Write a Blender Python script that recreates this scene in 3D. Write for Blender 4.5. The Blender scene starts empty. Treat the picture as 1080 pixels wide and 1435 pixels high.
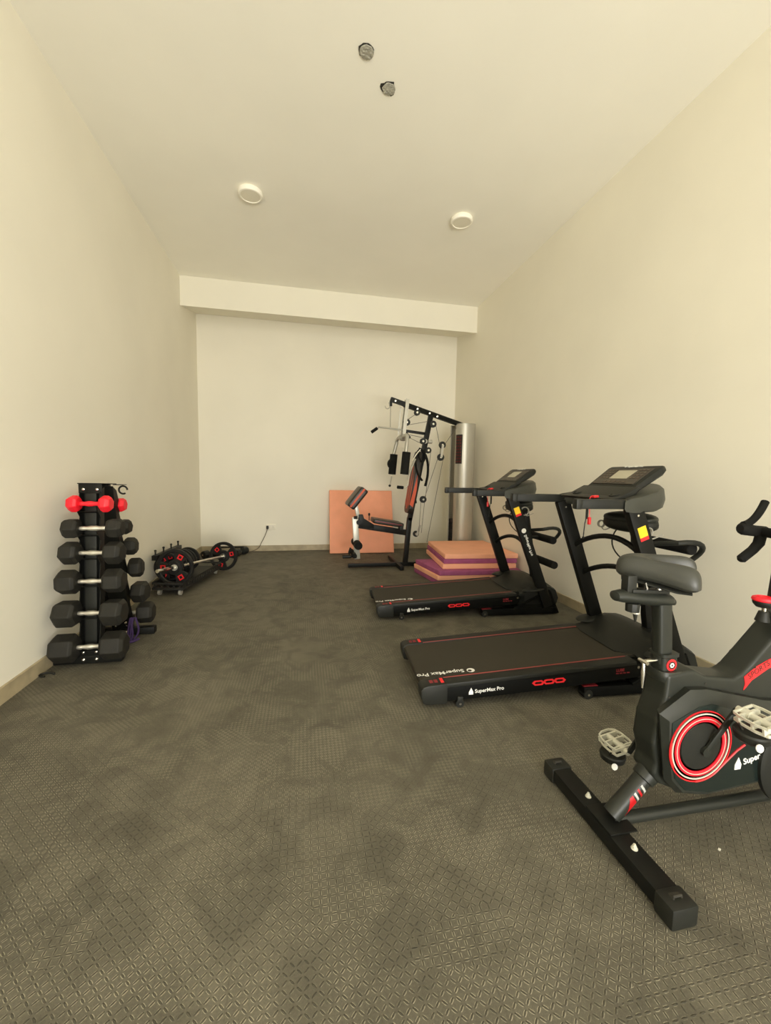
import bpy, bmesh, math, random
from mathutils import Vector, Matrix, Euler
random.seed(7)
SC = bpy.context.scene
COL = SC.collection
V = Vector
PI = math.pi

# ------------------------------------------------------------------ materials
MATS = {}
def mat(name, col, rough=.5, metal=0., spec=.5, bump=None, vary=None, coat=0.):
    m = bpy.data.materials.new(name); m.use_nodes = True
    nt = m.node_tree; b = nt.nodes['Principled BSDF']
    b.inputs['Base Color'].default_value = (*col, 1)
    b.inputs['Roughness'].default_value = rough
    b.inputs['Metallic'].default_value = metal
    b.inputs['Specular IOR Level'].default_value = spec
    b.inputs['Coat Weight'].default_value = coat
    tc = nt.nodes.new('ShaderNodeTexCoord')
    if bump:
        n = nt.nodes.new('ShaderNodeTexNoise'); n.inputs['Scale'].default_value = bump[0]
        n.inputs['Detail'].default_value = 4
        nt.links.new(tc.outputs['Object'], n.inputs['Vector'])
        bp = nt.nodes.new('ShaderNodeBump'); bp.inputs['Strength'].default_value = bump[1]
        bp.inputs['Distance'].default_value = bump[2] if len(bump) > 2 else .002
        nt.links.new(n.outputs['Fac'], bp.inputs['Height'])
        nt.links.new(bp.outputs['Normal'], b.inputs['Normal'])
    if vary:
        n = nt.nodes.new('ShaderNodeTexNoise'); n.inputs['Scale'].default_value = vary[0]
        n.inputs['Detail'].default_value = 5
        nt.links.new(tc.outputs['Object'], n.inputs['Vector'])
        r = nt.nodes.new('ShaderNodeValToRGB')
        k = vary[1]
        r.color_ramp.elements[0].position = .3; r.color_ramp.elements[1].position = .7
        r.color_ramp.elements[0].color = (*[c*(1-k) for c in col], 1)
        r.color_ramp.elements[1].color = (*[min(1, c*(1+k)) for c in col], 1)
        nt.links.new(n.outputs['Fac'], r.inputs['Fac'])
        nt.links.new(r.outputs['Color'], b.inputs['Base Color'])
    MATS[name] = m
    return m

WALL = (.855, .822, .715)
mat('wall_paint', WALL, .75, spec=.25, bump=(60, .15, .001), vary=(1.1, .03))
mat('ceiling_paint', (.955, .935, .845), .85, spec=.2, vary=(.9, .03))
mat('beam_paint', (.84, .81, .70), .8, spec=.2, vary=(2, .015))
mat('skirting_tile', (.40, .335, .215), .45, vary=(9, .2))
mat('skirt_black', (.0045, .0048, .004), .5, spec=.10)
mat('black_metal', (.0075, .0078, .0065), .42, spec=.2, bump=(300, .15, .0005))
mat('black_plastic', (.014, .0148, .012), .48, spec=.3, bump=(500, .2, .0004))
mat('console_grey', (.040, .042, .034), .45, bump=(500, .15, .0004))
mat('grey_plastic', (.0185, .0205, .0165), .40, spec=.34, bump=(500, .15, .0004))
mat('dark_gloss', (.010, .016, .014), .25)
mat('belt_rubber', (.036, .031, .022), .72, spec=.3, bump=(900, .4, .0006))
mat('black_foam', (.009, .009, .008), .85, spec=.2, bump=(400, .4, .001))
mat('hex_rubber', (.0165, .0155, .012), .62, spec=.3, vary=(20, .2))
mat('plate_rubber', (.010, .010, .009), .55, spec=.3)
mat('leather', (.033, .034, .028), .42, bump=(160, .25, .001))
mat('vinyl_black', (.022, .018, .014), .4)
mat('vinyl_brown', (.06, .035, .022), .45)
mat('orange_vinyl', (.55, .075, .022), .5)
mat('red_paint', (.78, .016, .022), .4)
mat('red_rubber', (.86, .012, .028), .45)
mat('dark_red', (.22, .012, .018), .5)
mat('pink_line', (.30, .055, .045), .6)
mat('chrome', (.78, .76, .7), .18, 1.)
mat('knurled', (.72, .69, .6), .38, .85, bump=(900, .6, .001))
mat('silver_paint', (.46, .445, .385), .33, .35)
mat('silver_shroud', (.47, .45, .385), .36, .45)
mat('white_plastic', (.84, .80, .68), .45)
mat('pearl', (.66, .65, .55), .4, .2)
mat('white_print', (.82, .82, .78), .6)
mat('light_disc', (.80, .765, .64), .5)
mat('light_rim', (.95, .92, .82), .45)
mat('concrete', (.40, .385, .32), .9, bump=(70, 1., .006), vary=(45, .25))
mat('hole_dark', (.03, .027, .02), .95)
mat('foam_coral_lit', (.97, .47, .305), .8, vary=(7, .04), bump=(350, .3, .001))  # coral foam lightened for the stack, offsetting its weaker light in the colour
mat('foam_coral', (.95, .41, .26), .8, vary=(7, .04), bump=(350, .3, .001))
mat('foam_purple', (.36, .085, .21), .8, vary=(14, .12), bump=(350, .3, .001))
mat('lcd', (.48, .45, .35), .25)
mat('key_print', (.10, .075, .055), .5)
mat('panel_brown', (.045, .036, .027), .4)
mat('yellow_print', (.92, .60, .015), .5)
mat('cord', (.10, .075, .05), .6)
mat('cable_steel', (.13, .12, .1), .5)
mat('wire_grey', (.36, .34, .29), .45)
mat('purple_cloth', (.035, .015, .075), .8)
mat('paper', (.6, .58, .5), .8)
mat('tray_plastic', (.020, .019, .016), .6, spec=.3)
mat('socket_shadow', (.30, .27, .2), .7)

def floor_mat():
    m = bpy.data.materials.new('rubber_floor'); m.use_nodes = True
    nt = m.node_tree; N = nt.nodes; L = nt.links; b = N['Principled BSDF']
    def M(op, a, c=None, d=None, clamp=False):
        n = N.new('ShaderNodeMath'); n.operation = op; n.use_clamp = clamp
        for i, v in enumerate((a, c, d)):
            if v is None: continue
            if isinstance(v, (int, float)): n.inputs[i].default_value = v
            else: L.new(v, n.inputs[i])
        return n.outputs[0]
    def SS(x, lo, hi):
        n = N.new('ShaderNodeMapRange'); n.interpolation_type = 'SMOOTHSTEP'
        L.new(x, n.inputs['Value']); n.inputs['From Min'].default_value = lo; n.inputs['From Max'].default_value = hi
        return n.outputs['Result']
    tc = N.new('ShaderNodeTexCoord'); sp = N.new('ShaderNodeSeparateXYZ'); L.new(tc.outputs['Object'], sp.inputs[0])
    X, Y = sp.outputs[0], sp.outputs[1]
    T = .62
    tx = M('FLOOR', M('DIVIDE', M('ADD', X, .17), T)); ty = M('FLOOR', M('DIVIDE', M('ADD', Y, .05), T))
    cb = N.new('ShaderNodeCombineXYZ'); L.new(tx, cb.inputs[0]); L.new(ty, cb.inputs[1])
    wn = N.new('ShaderNodeTexWhiteNoise'); wn.noise_dimensions = '2D'; L.new(cb.outputs[0], wn.inputs['Vector'])
    rnd = wn.outputs['Value']
    def noise(sc, det, ro=.5, dist=0., vec=None):
        n = N.new('ShaderNodeTexNoise'); n.inputs['Scale'].default_value = sc; n.inputs['Detail'].default_value = det
        n.inputs['Roughness'].default_value = ro; n.inputs['Distortion'].default_value = dist
        L.new(vec if vec else tc.outputs['Object'], n.inputs['Vector']); return n.outputs['Fac']
    # some tiles lie turned: pattern axes at 45 degrees or square to the room
    turn = M('GREATER_THAN', noise(1.1, 2, .5, .3), .54)
    xr = M('MULTIPLY', M('ADD', X, Y), .7071); yr = M('MULTIPLY', M('SUBTRACT', X, Y), .7071)
    def mix(f, a, c): return M('ADD', M('MULTIPLY', a, M('SUBTRACT', 1, f)), M('MULTIPLY', c, f))
    px, py = mix(turn, X, xr), mix(turn, Y, yr)
    s = .0172
    ux, uy = M('DIVIDE', px, s), M('DIVIDE', py, s)
    cx, cy = M('FLOOR', ux), M('FLOOR', uy)
    fx = M('SUBTRACT', M('SUBTRACT', ux, cx), .5); fy = M('SUBTRACT', M('SUBTRACT', uy, cy), .5)
    par = M('FLOORED_MODULO', M('ADD', cx, cy), 2)
    a = M('MULTIPLY', M('ADD', fx, fy), .7071); c = M('MULTIPLY', M('SUBTRACT', fx, fy), .7071)
    la = mix(par, a, c); lb = mix(par, c, a)
    e = M('ADD', M('POWER', M('ABSOLUTE', M('DIVIDE', la, .43)), 2), M('POWER', M('ABSOLUTE', M('DIVIDE', lb, .135)), 2))
    height = M('SUBTRACT', 1, SS(e, .45, 1.25))
    rim = M('MULTIPLY', SS(M('ADD', e, M('MULTIPLY', M('SUBTRACT', lb, 0), 1.4)), .7, 1.15), M('SUBTRACT', 1, SS(e, 1.5, 3.2)))
    rim = M('MULTIPLY', rim, M('SUBTRACT', 1, SS(M('ABSOLUTE', la), .22, .42)))
    # seams between tiles
    gx = M('ABSOLUTE', M('SUBTRACT', M('FRACT', M('DIVIDE', M('ADD', X, .17), T)), .5))
    gy = M('ABSOLUTE', M('SUBTRACT', M('FRACT', M('DIVIDE', M('ADD', Y, .05), T)), .5))
    seam = SS(M('MAXIMUM', gx, gy), .494, .499)
    # dust: broad traffic patches, streaks and fine grain
    big = SS(noise(1.3, 7, .62, 1.2), .30, .70)
    mid = SS(noise(6.5, 6, .7, 1.), .30, .72)
    fine = noise(170, 5, .85)
    dust = M('MULTIPLY', M('ADD', .62, M('MULTIPLY', big, .38)), M('ADD', .72, M('MULTIPLY', mid, .28)))
    dust = M('MULTIPLY', dust, M('ADD', .90, M('MULTIPLY', rnd, .10)))
    rimd = M('MULTIPLY', M('MULTIPLY', rim, M('MULTIPLY', SS(noise(2.6, 6, .7, 1.), .30, .58), mid)), 1.9)
    grain = M('ADD', .10, M('MULTIPLY', fine, 1.8))
    amt = M('MULTIPLY', M('ADD', M('MULTIPLY', dust, M('SUBTRACT', .42, M('MULTIPLY', height, .16))), rimd), grain, clamp=True)
    mx = N.new('ShaderNodeMix'); mx.data_type = 'RGBA'
    L.new(amt, mx.inputs['Factor']); mx.inputs['A'].default_value = (.024, .0225, .0155, 1)
    mx.inputs['B'].default_value = (.345, .315, .235, 1)
    mx2 = N.new('ShaderNodeMix'); mx2.data_type = 'RGBA'
    L.new(M('MULTIPLY', seam, .10), mx2.inputs['Factor']); L.new(mx.outputs['Result'], mx2.inputs['A']); mx2.inputs['B'].default_value = (.012, .011, .009, 1)
    L.new(mx2.outputs['Result'], b.inputs['Base Color'])
    b.inputs['Roughness'].default_value = .68; b.inputs['Specular IOR Level'].default_value = .35
    bp = N.new('ShaderNodeBump'); bp.inputs['Strength'].default_value = 1.; bp.inputs['Distance'].default_value = .0035
    h = M('ADD', M('SUBTRACT', M('MULTIPLY', height, M('ADD', .35, M('MULTIPLY', SS(noise(3.1, 5, .7, .8), .35, .6), .65))), M('MULTIPLY', seam, .12)), M('MULTIPLY', fine, .3))
    L.new(h, bp.inputs['Height']); L.new(bp.outputs['Normal'], b.inputs['Normal'])
    MATS['rubber_floor'] = m
floor_mat()

# ------------------------------------------------------------------ mesh helpers
class MB:
    """collects shapes for ONE mesh object"""
    def __init__(s): s.bm = bmesh.new()
    def _add(s, bm2, M=None):
        if M is not None: bmesh.ops.transform(bm2, matrix=M, verts=bm2.verts)
        me = bpy.data.meshes.new('t'); bm2.to_mesh(me); bm2.free(); s.bm.from_mesh(me); bpy.data.meshes.remove(me); return s
    def box(s, c, d, rot=(0, 0, 0), bev=0., seg=2):
        b = bmesh.new(); bmesh.ops.create_cube(b, size=1)
        bmesh.ops.scale(b, vec=d, verts=b.verts)
        if bev: bmesh.ops.bevel(b, geom=b.edges[:], offset=bev, segments=seg, profile=.6, affect='EDGES', clamp_overlap=True)
        return s._add(b, Matrix.Translation(c) @ Euler(rot).to_matrix().to_4x4())
    def cyl(s, p, q, r, r2=None, n=20, bev=0.):
        p, q = V(p), V(q); d = q - p; h = d.length
        b = bmesh.new(); bmesh.ops.create_cone(b, cap_ends=True, segments=n, radius1=r, radius2=r if r2 is None else r2, depth=h)
        if bev:
            es = [e for e in b.edges if abs(e.verts[0].co.z - e.verts[1].co.z) < 1e-6]
            bmesh.ops.bevel(b, geom=es, offset=bev, segments=3, profile=.6, affect='EDGES', clamp_overlap=True)
        R = d.to_track_quat('Z', 'Y').to_matrix().to_4x4()
        return s._add(b, Matrix.Translation((p + q)/2) @ R)
    def bar(s, p, q, w, h, up=(0, 0, 1), bev=0.):
        """rectangular bar p->q, w across, h along up"""
        p, q = V(p), V(q); z = (q - p); L = z.length; z.normalize(); y = V(up) - z*V(up).dot(z); y.normalize(); x = y.cross(z)
        b = bmesh.new(); bmesh.ops.create_cube(b, size=1); bmesh.ops.scale(b, vec=(w, h, L), verts=b.verts)
        if bev: bmesh.ops.bevel(b, geom=b.edges[:], offset=bev, segments=2, profile=.6, affect='EDGES', clamp_overlap=True)
        M = Matrix((x, y, z)).transposed().to_4x4(); M.translation = (p + q)/2
        return s._add(b, M)
    def prism(s, poly, a, c, axis='y', bev=0., seg=2):
        """polygon of (u,z) extruded along axis from a to c.  axis y: pts=(x,z); x: pts=(y,z); z: pts=(x,y)"""
        b = bmesh.new()
        def mk(u, w, t): return {'y': (u, t, w), 'x': (t, u, w), 'z': (u, w, t)}[axis]
        v1 = [b.verts.new(mk(u, w, a)) for u, w in poly]; v2 = [b.verts.new(mk(u, w, c)) for u, w in poly]
        b.faces.new(v1); b.faces.new(v2[::-1]); n = len(poly)
        for i in range(n): b.faces.new((v1[i], v2[i], v2[(i+1) % n], v1[(i+1) % n])[::-1])
        bmesh.ops.recalc_face_normals(b, faces=b.faces)
        if bev:
            bmesh.ops.bevel(b, geom=b.edges[:], offset=bev, segments=seg, profile=.6, affect='EDGES', clamp_overlap=True)
        ng = [f for f in b.faces if len(f.verts) > 4]
        if ng: bmesh.ops.triangulate(b, faces=ng)
        return s._add(b)
    def tube(s, pts, r, n=12, closed=False, cap=True, flat=1.):
        """round tube along points, r constant or list"""
        pts = [V(p) for p in pts]; m = len(pts)
        rr = r if isinstance(r, (list, tuple)) else [r]*m
        b = bmesh.new(); rings = []; up = None
        for i, p in enumerate(pts):
            if closed: t = pts[(i+1) % m] - pts[i-1]
            else: t = pts[min(i+1, m-1)] - pts[max(i-1, 0)]
            t.normalize()
            if up is None:
                up = V((0, 0, 1)) if abs(t.z) < .9 else V((1, 0, 0))
            y = up - t*up.dot(t)
            if y.length < 1e-5: y = V((0, 1, 0)) - t*t.y
            y.normalize(); up = y; x = t.cross(y)
            rings.append([b.verts.new(p + (x*math.cos(2*PI*k/n) + y*math.sin(2*PI*k/n)*flat)*rr[i]) for k in range(n)])
        for i in range(m if closed else m-1):
            A, B = rings[i], rings[(i+1) % m]
            for k in range(n): b.faces.new((A[k], B[k], B[(k+1) % n], A[(k+1) % n]))
        if cap and not closed: b.faces.new(rings[0]); b.faces.new(rings[-1][::-1])
        bmesh.ops.recalc_face_normals(b, faces=b.faces)
        return s._add(b)
    def lathe(s, prof, p, axis, n=32, M=None):
        """profile [(radius, along)] around axis through p"""
        b = bmesh.new(); rings = []
        for r, h in prof:
            rings.append([b.verts.new((max(r, 1e-5)*math.cos(2*PI*k/n), max(r, 1e-5)*math.sin(2*PI*k/n), h)) for k in range(n)])
        for i in range(len(rings)-1):
            for k in range(n): b.faces.new((rings[i][k], rings[i][(k+1) % n], rings[i+1][(k+1) % n], rings[i+1][k]))
        b.faces.new(rings[0][::-1]); b.faces.new(rings[-1])
        bmesh.ops.remove_doubles(b, verts=b.verts, dist=2e-5)
        bmesh.ops.recalc_face_normals(b, faces=b.faces)
        R = V(axis).to_track_quat('Z', 'Y').to_matrix().to_4x4()
        return s._add(b, Matrix.Translation(p) @ R)
    def ell(s, c, d, rot=(0, 0, 0), n=24, p=2.):
        b = bmesh.new(); bmesh.ops.create_uvsphere(b, u_segments=n, v_segments=n//2, radius=1)
        if p != 2.:
            for v in b.verts:
                v.co = V([math.copysign(abs(t)**(2/p), t) for t in v.co])
        bmesh.ops.scale(b, vec=d, verts=b.verts)
        return s._add(b, Matrix.Translation(c) @ Euler(rot).to_matrix().to_4x4())
    def loft(s, secs, cap=True):
        b = bmesh.new(); R = [[b.verts.new(p) for p in sc] for sc in secs]; n = len(R[0])
        for i in range(len(R)-1):
            for k in range(n): b.faces.new((R[i][k], R[i][(k+1) % n], R[i+1][(k+1) % n], R[i+1][k]))
        if cap: b.faces.new(R[0][::-1]); b.faces.new(R[-1])
        bmesh.ops.recalc_face_normals(b, faces=b.faces)
        return s._add(b)
    def ring(s, c, axis, r0, r1, t, n=48):
        return s.lathe([(r0, 0), (r1, 0), (r1, t), (r0, t), (r0, 0)], c, axis, n)
    def text(s, body, size, M, depth=.0006, bold=0.):
        cu = bpy.data.curves.new('t', 'FONT'); cu.body = body; cu.size = size; cu.extrude = depth; cu.offset = bold
        cu.align_x = 'LEFT'; cu.align_y = 'CENTER'; cu.resolution_u = 3
        o = bpy.data.objects.new('t', cu); COL.objects.link(o)
        dg = bpy.context.evaluated_depsgraph_get(); me = bpy.data.meshes.new_from_object(o.evaluated_get(dg))
        b = bmesh.new(); b.from_mesh(me); bpy.data.objects.remove(o); bpy.data.curves.remove(cu); bpy.data.meshes.remove(me)
        return s._add(b, M)
    def build(s, name, m, parent=None, label=None, smooth=True, angle=35, stuff=False):
        me = bpy.data.meshes.new(name); s.bm.to_mesh(me); s.bm.free()
        me.materials.append(MATS[m])
        if smooth:
            for p in me.polygons: p.use_smooth = True
            me.set_sharp_from_angle(angle=math.radians(angle))
        o = bpy.data.objects.new(name, me); COL.objects.link(o)
        if parent: o.parent = parent
        if label: o['label'] = label
        if stuff: o['kind'] = 'stuff'
        return o

def basis(x, y, z, loc=(0, 0, 0)):
    M = Matrix((V(x), V(y), V(z))).transposed().to_4x4(); M.translation = V(loc); return M
def thing(name, label, cat, loc=(0, 0, 0), rz=0., group=None, rot=None):
    o = bpy.data.objects.new(name, None); COL.objects.link(o); o.empty_display_size = .05
    o.location = loc; o.rotation_euler = rot if rot else (0, 0, rz)
    o['label'] = label; o['category'] = cat
    if group: o['group'] = group
    return o
def tag(o, label, cat, group=None, kind=None):
    o['label'] = label; o['category'] = cat
    if group: o['group'] = group
    if kind: o['kind'] = kind
    return o
def struct(name, mb, m, **k):
    o = mb.build(name, m, **k); o['kind'] = 'structure'; return o
def dup(root, loc, rot, label=None, group=None):
    def cp(o, parent):
        c = o.copy(); COL.objects.link(c); c.parent = parent
        for ch in KIDS.get(o, []): cp(ch, c)
        return c
    KIDS = {}
    for o in bpy.data.objects:
        if o.parent: KIDS.setdefault(o.parent, []).append(o)
    r = cp(root, None); r.location = loc; r.rotation_euler = rot
    if label: r['label'] = label
    if group: r['group'] = group
    return r
def arc(c, r, a0, a1, n, plane='xz', k=1.):
    out = []
    for i in range(n):
        a = math.radians(a0 + (a1-a0)*i/(n-1)); u, w = r*math.cos(a), r*k*math.sin(a)
        out.append(V(c) + {'xz': V((u, 0, w)), 'xy': V((u, w, 0)), 'yz': V((0, u, w))}[plane])
    return out
def bez(p0, p1, p2, p3, n=12):
    p0, p1, p2, p3 = map(V, (p0, p1, p2, p3)); o = []
    for i in range(n):
        t = i/(n-1); o.append(p0*(1-t)**3 + p1*3*t*(1-t)**2 + p2*3*t*t*(1-t) + p3*t**3)
    return o

# ------------------------------------------------------------------ room
XL, XR, H, YB, YW = -1.521, 2.475, 3.663, 5.745, 6.54
YF = -3.8
struct('floor', MB().box(((XL+XR)/2, (YF+YW)/2, -.05), (XR-XL+.3, YW-YF+.3, .1)), 'rubber_floor', smooth=False)
struct('ceiling', MB().box(((XL+XR)/2, (YF+YW)/2, H+.05), (XR-XL+.3, YW-YF+.3, .1)), 'ceiling_paint', smooth=False)
struct('wall_left', MB().box((XL-.1, (YF+YW)/2, H/2), (.2, YW-YF+.2, H)), 'wall_paint', smooth=False)
struct('wall_right', MB().box((XR+.1, (YF+YW)/2, H/2), (.2, YW-YF+.2, H)), 'wall_paint', smooth=False)
struct('wall_back', MB().box(((XL+XR)/2, YW+.1, H/2), (XR-XL, .2, H)), 'wall_paint', smooth=False)
# front wall behind the camera with a wide opening that lets the daylight in
OX0, OX1, OZ = XL+1.0, XR-.12, 3.25
fw = MB().box(((XL+OX0)/2, YF-.1, H/2), (OX0-XL, .2, H)).box(((XR+OX1)/2, YF-.1, H/2), (XR-OX1, .2, H))
fw.box(((OX0+OX1)/2, YF-.1, (H+OZ)/2), (OX1-OX0, .2, H-OZ))
struct('wall_front', fw, 'wall_paint', smooth=False)
# dropped beam across the far end, its underside rising a little to the back wall
struct('trim_1', MB().prism([(YB, 3.296), (YB, H-.002), (YW-.002, H-.002), (YW-.002, 3.49)], XL+.001, XR-.001, 'x'), 'beam_paint', smooth=False)
BH = .087
struct('baseboard_left', MB().prism([(XL+.0, 0), (XL+.012, 0), (XL+.012, BH-.003), (XL+.009, BH), (XL, BH)], YF, YW, 'y'), 'skirting_tile', smooth=False)
struct('baseboard_right', MB().prism([(XR, 0), (XR-.012, 0), (XR-.012, BH-.003), (XR-.009, BH), (XR, BH)], YF, YW, 'y'), 'skirting_tile', smooth=False)
struct('baseboard_back', MB().prism([(YW, 0), (YW-.012, 0), (YW-.012, BH-.003), (YW-.009, BH), (YW, BH)], XL+.012, XR-.012, 'x'), 'skirting_tile', smooth=False)

# ceiling lights
def ceil_light(x, y, label):
    t = thing('ceiling_light', label, 'light', (x, y, H), group='round ceiling lights')
    MB().lathe([(.094, 0), (.102, -.006), (.105, -.026), (.098, -.040), (.086, -.043), (.086, -.036), (.001, -.036)][::-1], (0, 0, 0), (0, 0, 1), 40).build('rim', 'light_rim', t)
    MB().lathe([(.001, -.0395), (.06, -.0395), (.082, -.037), (.085, -.030)], (0, 0, 0), (0, 0, 1), 40).build('diffuser', 'light_disc', t)
ceil_light(-.455, 3.965, 'round white surface ceiling light, the left one of the two')
ceil_light(1.482, 3.90, 'round white surface ceiling light, the right one of the two')
# unfinished plaster-filled ceiling holes
def hole(x, y, seed, label, gap):
    rnd = random.Random(seed)
    t = thing('ceiling_hole', label, 'hole', (x, y, H), group='filled ceiling holes')
    n = 18
    R = [.044 + rnd.uniform(-.003, .004) + (gap if i in (2, 3, 9, 10, 15) else 0) for i in range(n)]
    MB().prism([(R[i]*math.cos(2*PI*i/n), R[i]*math.sin(2*PI*i/n)) for i in range(n)], -.0035, .001, 'z').build('dark_gap', 'hole_dark', t, label='dark ragged gap around the fill')
    m = MB()
    R2 = [.0415 + rnd.uniform(-.003, .003) for i in range(n)]
    m.prism([(R2[i]*math.cos(2*PI*i/n)+.003, R2[i]*math.sin(2*PI*i/n)+.003) for i in range(n)], -.009, .0, 'z', bev=.002)
    for k in range(14): m.ell((rnd.uniform(-.026, .03), rnd.uniform(-.026, .03), -.009), (rnd.uniform(.005, .012), rnd.uniform(.005, .012), .003), n=8)
    m.build('plaster_fill', 'concrete', t, label='rough grey mortar')
hole(.358, 2.574, 3, 'round hole in ceiling filled with rough grey mortar, nearer the camera', .002)
hole(.530, 2.768, 5, 'round hole in ceiling with rough fill and dark ragged gap, nearer the lights', .009)

# ------------------------------------------------------------------ treadmill
def treadmill(label, loc, rz, acc=0., ring=.022):
    t = thing('treadmill', label, 'treadmill', loc, rz, group='treadmills')
    sl = .062; zt = lambda u: .125 + sl*u
    ang = math.atan(sl)
    W = .60
    # folding base frame
    for v0, v1 in ((0, .05), (.55, .60)):
        b = MB(); b.box((1.26, (v0+v1)/2, .038), (.70, v1-v0, .056), bev=.006)
        b.prism([(1.20, .06), (1.50, .215), (1.545, .215), (1.635, .012), (1.20, .012)], v0+.006, v1-.006, bev=.004)
        b.bar((1.20, (v0+v1)/2, .068), (1.53, (v0+v1)/2, .222), v1-v0+.008, .02, bev=.004)
        fr = b.build('base_rail', 'skirt_black', t)
        MB().box((.955, (v0+v1)/2, .0675), (.085, .03, .004)).build('red_sticker', 'dark_red', fr)
        wh = MB().cyl((.935, v0-.004, .026), (.935, v1+.004, .026), .026, n=20).build('foot_roller', 'black_plastic', t)
        MB().cyl((.935, v0-.008, .026), (.935, v0-.003, .026), .007, n=10).build('bolt', 'chrome', wh)
    MB().box((1.585, .3, .04), (.05, .60, .05), bev=.006).box((1.30, .3, .04), (.04, .56, .04), bev=.005).build('cross_member', 'black_metal', t)
    # deck, belt and side rails
    MB().prism([(.03, zt(.03)-.008), (1.30, zt(1.3)-.008), (1.30, zt(1.3)-.075), (.03, zt(.03)-.06)], .07, .53).build('deck_board', 'black_plastic', t)
    bl = MB(); bl.prism([(.012, zt(0)-.045), (.004, zt(0)-.03), (.008, zt(0)-.012), (.022, zt(0)-.002), (1.30, zt(1.30)-.002), (1.30, zt(1.30)-.02), (.04, zt(0)-.05)], .082, .518)
    belt = bl.build('running_belt', 'belt_rubber', t)
    mrk = MB()
    # upside-down print near the rear corner of the belt
    M0 = Matrix.Translation((.262, .118, zt(.30)-.0013)) @ Matrix.Rotation(-ang, 4, 'Y') @ Matrix.Rotation(PI, 4, 'Z')
    mrk.text('SuperMax Pro', .046, M0, .0003, .0006)
    mrk.lathe([(.001, 0), (.022, 0), (.022, .0006), (.001, .0006)], (.300, .116, zt(.300)-.0016), (-sl, 0, 1), 20)
    mrk.build('lettering', 'white_print', belt)
    MB().lathe([(.001, 0), (.011, 0), (.011, .0008), (.001, .0008)], (.293, .112, zt(.293)-.0011), (-sl, 0, 1), 12).build('logo_center', 'belt_rubber', belt)
    for s, (v0, v1) in enumerate(((0, .078), (.522, .60))):
        # rail: top shell sloping with the deck, rear cap rounded down
        m = MB()
        m.prism([(.10, zt(.1)), (1.22, zt(1.22)), (1.22, zt(1.22)-.022), (.10, zt(.1)-.022)], v0, v1, bev=.004)
        m.build('rail_top', 'black_plastic', t)
        m = MB()
        m.prism([(.10, zt(.1)-.020), (1.30, zt(1.3)-.020), (1.30, zt(1.3)-.098), (.62, zt(.62)-.104), (.10, zt(.1)-.098)], v0+.006, v1-.006, bev=.004)
        rl = m.build('side_rail', 'skirt_black', t)
        iv = v1-.009 if s == 0 else v0+.009
        L = MB(); L.bar((.115, iv, zt(.115)+.0006), (1.20, iv, zt(1.20)+.0006), .0065, .002); L.build('red_line', 'pink_line', rl)
        c = MB(); c.prism([(-.006, zt(0)-.020), (.008, zt(0)-.004), (.03, zt(.03)+.001), (.135, zt(.135)+.002), (.135, zt(0)-.098), (.03, zt(0)-.10), (.006, zt(0)-.092), (-.004, zt(0)-.06)], v0-.003, v1+.003, bev=.007)
        cp = c.build('end_cap', 'black_plastic', t)
        d = MB()
        vv = (v0+v1)/2
        for k, (x0, w) in enumerate(((.055, .018), (.08, .018))):
            d.box((x0, vv, zt(x0)+.0025), (w, .030, .0012), (0, -ang, 0))
        d.build('pictogram', 'dark_red', cp)
        MB().box((.112, vv, zt(.112)+.003), (.016, .046, .002), (0, -ang, 0)).build('red_tab', 'red_paint', cp)
        wv = v0+.012 if s == 0 else v1-.012
        w = MB().cyl((.205, wv-.012, .022), (.205, wv+.012, .022), .022, n=20).box((.205, wv, .04), (.03, .03, .04), bev=.004).build('rear_wheel', 'black_plastic', t)
        MB().cyl((.205, v0-.003 if s == 0 else v1-.002, .022), (.205, v0+.002 if s == 0 else v1+.003, .022), .007, n=10).build('bolt', 'chrome', w)
        if s == 0:
            # printed marks on the outer side facing the camera
            def side(x, z, rot=0): return basis((math.cos(ang), 0, math.sin(ang)), (-math.sin(ang), 0, math.cos(ang)), (0, -1, 0), (x, v0+.0052, z))
            q = MB().text('SuperMax Pro', .028, side(.285, zt(.285)-.062), .0004, .0004)
            q.prism([(.252, zt(.25)-.075), (.276, zt(.25)-.075), (.276, zt(.25)-.062), (.264, zt(.25)-.038), (.252, zt(.25)-.062)], v0+.0044, v0+.0056)
            q.build('side_lettering', 'white_print', rl)
            r = MB()
            for k in range(3):
                cx = .64+.062*k; cz = zt(cx)-.058
                pts = [(cx-.036, cz), (cx-.024, cz+.013), (cx+.020, cz+.015), (cx+.036, cz+.002), (cx+.024, cz-.012), (cx-.020, cz-.014)]
                inn = [(cx-.022, cz), (cx-.015, cz+.006), (cx+.014, cz+.007), (cx+.022, cz+.001), (cx+.015, cz-.005), (cx-.014, cz-.006)]
                for i in range(6):
                    j = (i+1) % 6
                    r.prism([pts[i], pts[j], inn[j], inn[i]], v0+.0035, v0+.0056)
            r.build('red_emblem', 'red_paint', rl)
            z0 = zt(1.13)-.053
            g = MB().text('LUBE', .022, side(1.10, z0+.007), .0004, .001)
            for k in range(4): g.box((1.108+.022*k, v0+.005, z0-.009+.001*k), (.016, .0015, .006))
            g.build('red_notice', 'dark_red', rl)
            MB().cyl((1.235, v0+.002, zt(1.235)-.038), (1.235, v0+.008, zt(1.235)-.038), .008, n=12).build('bolt', 'chrome', rl)
    # motor cover: flared hood
    prof = [(1.185, zt(1.18)+.004), (1.27, .225), (1.36, .262), (1.44, .284), (1.53, .278), (1.59, .235), (1.615, .15), (1.60, .085), (1.24, .09), (1.20, .16)]
    secs = []
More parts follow.
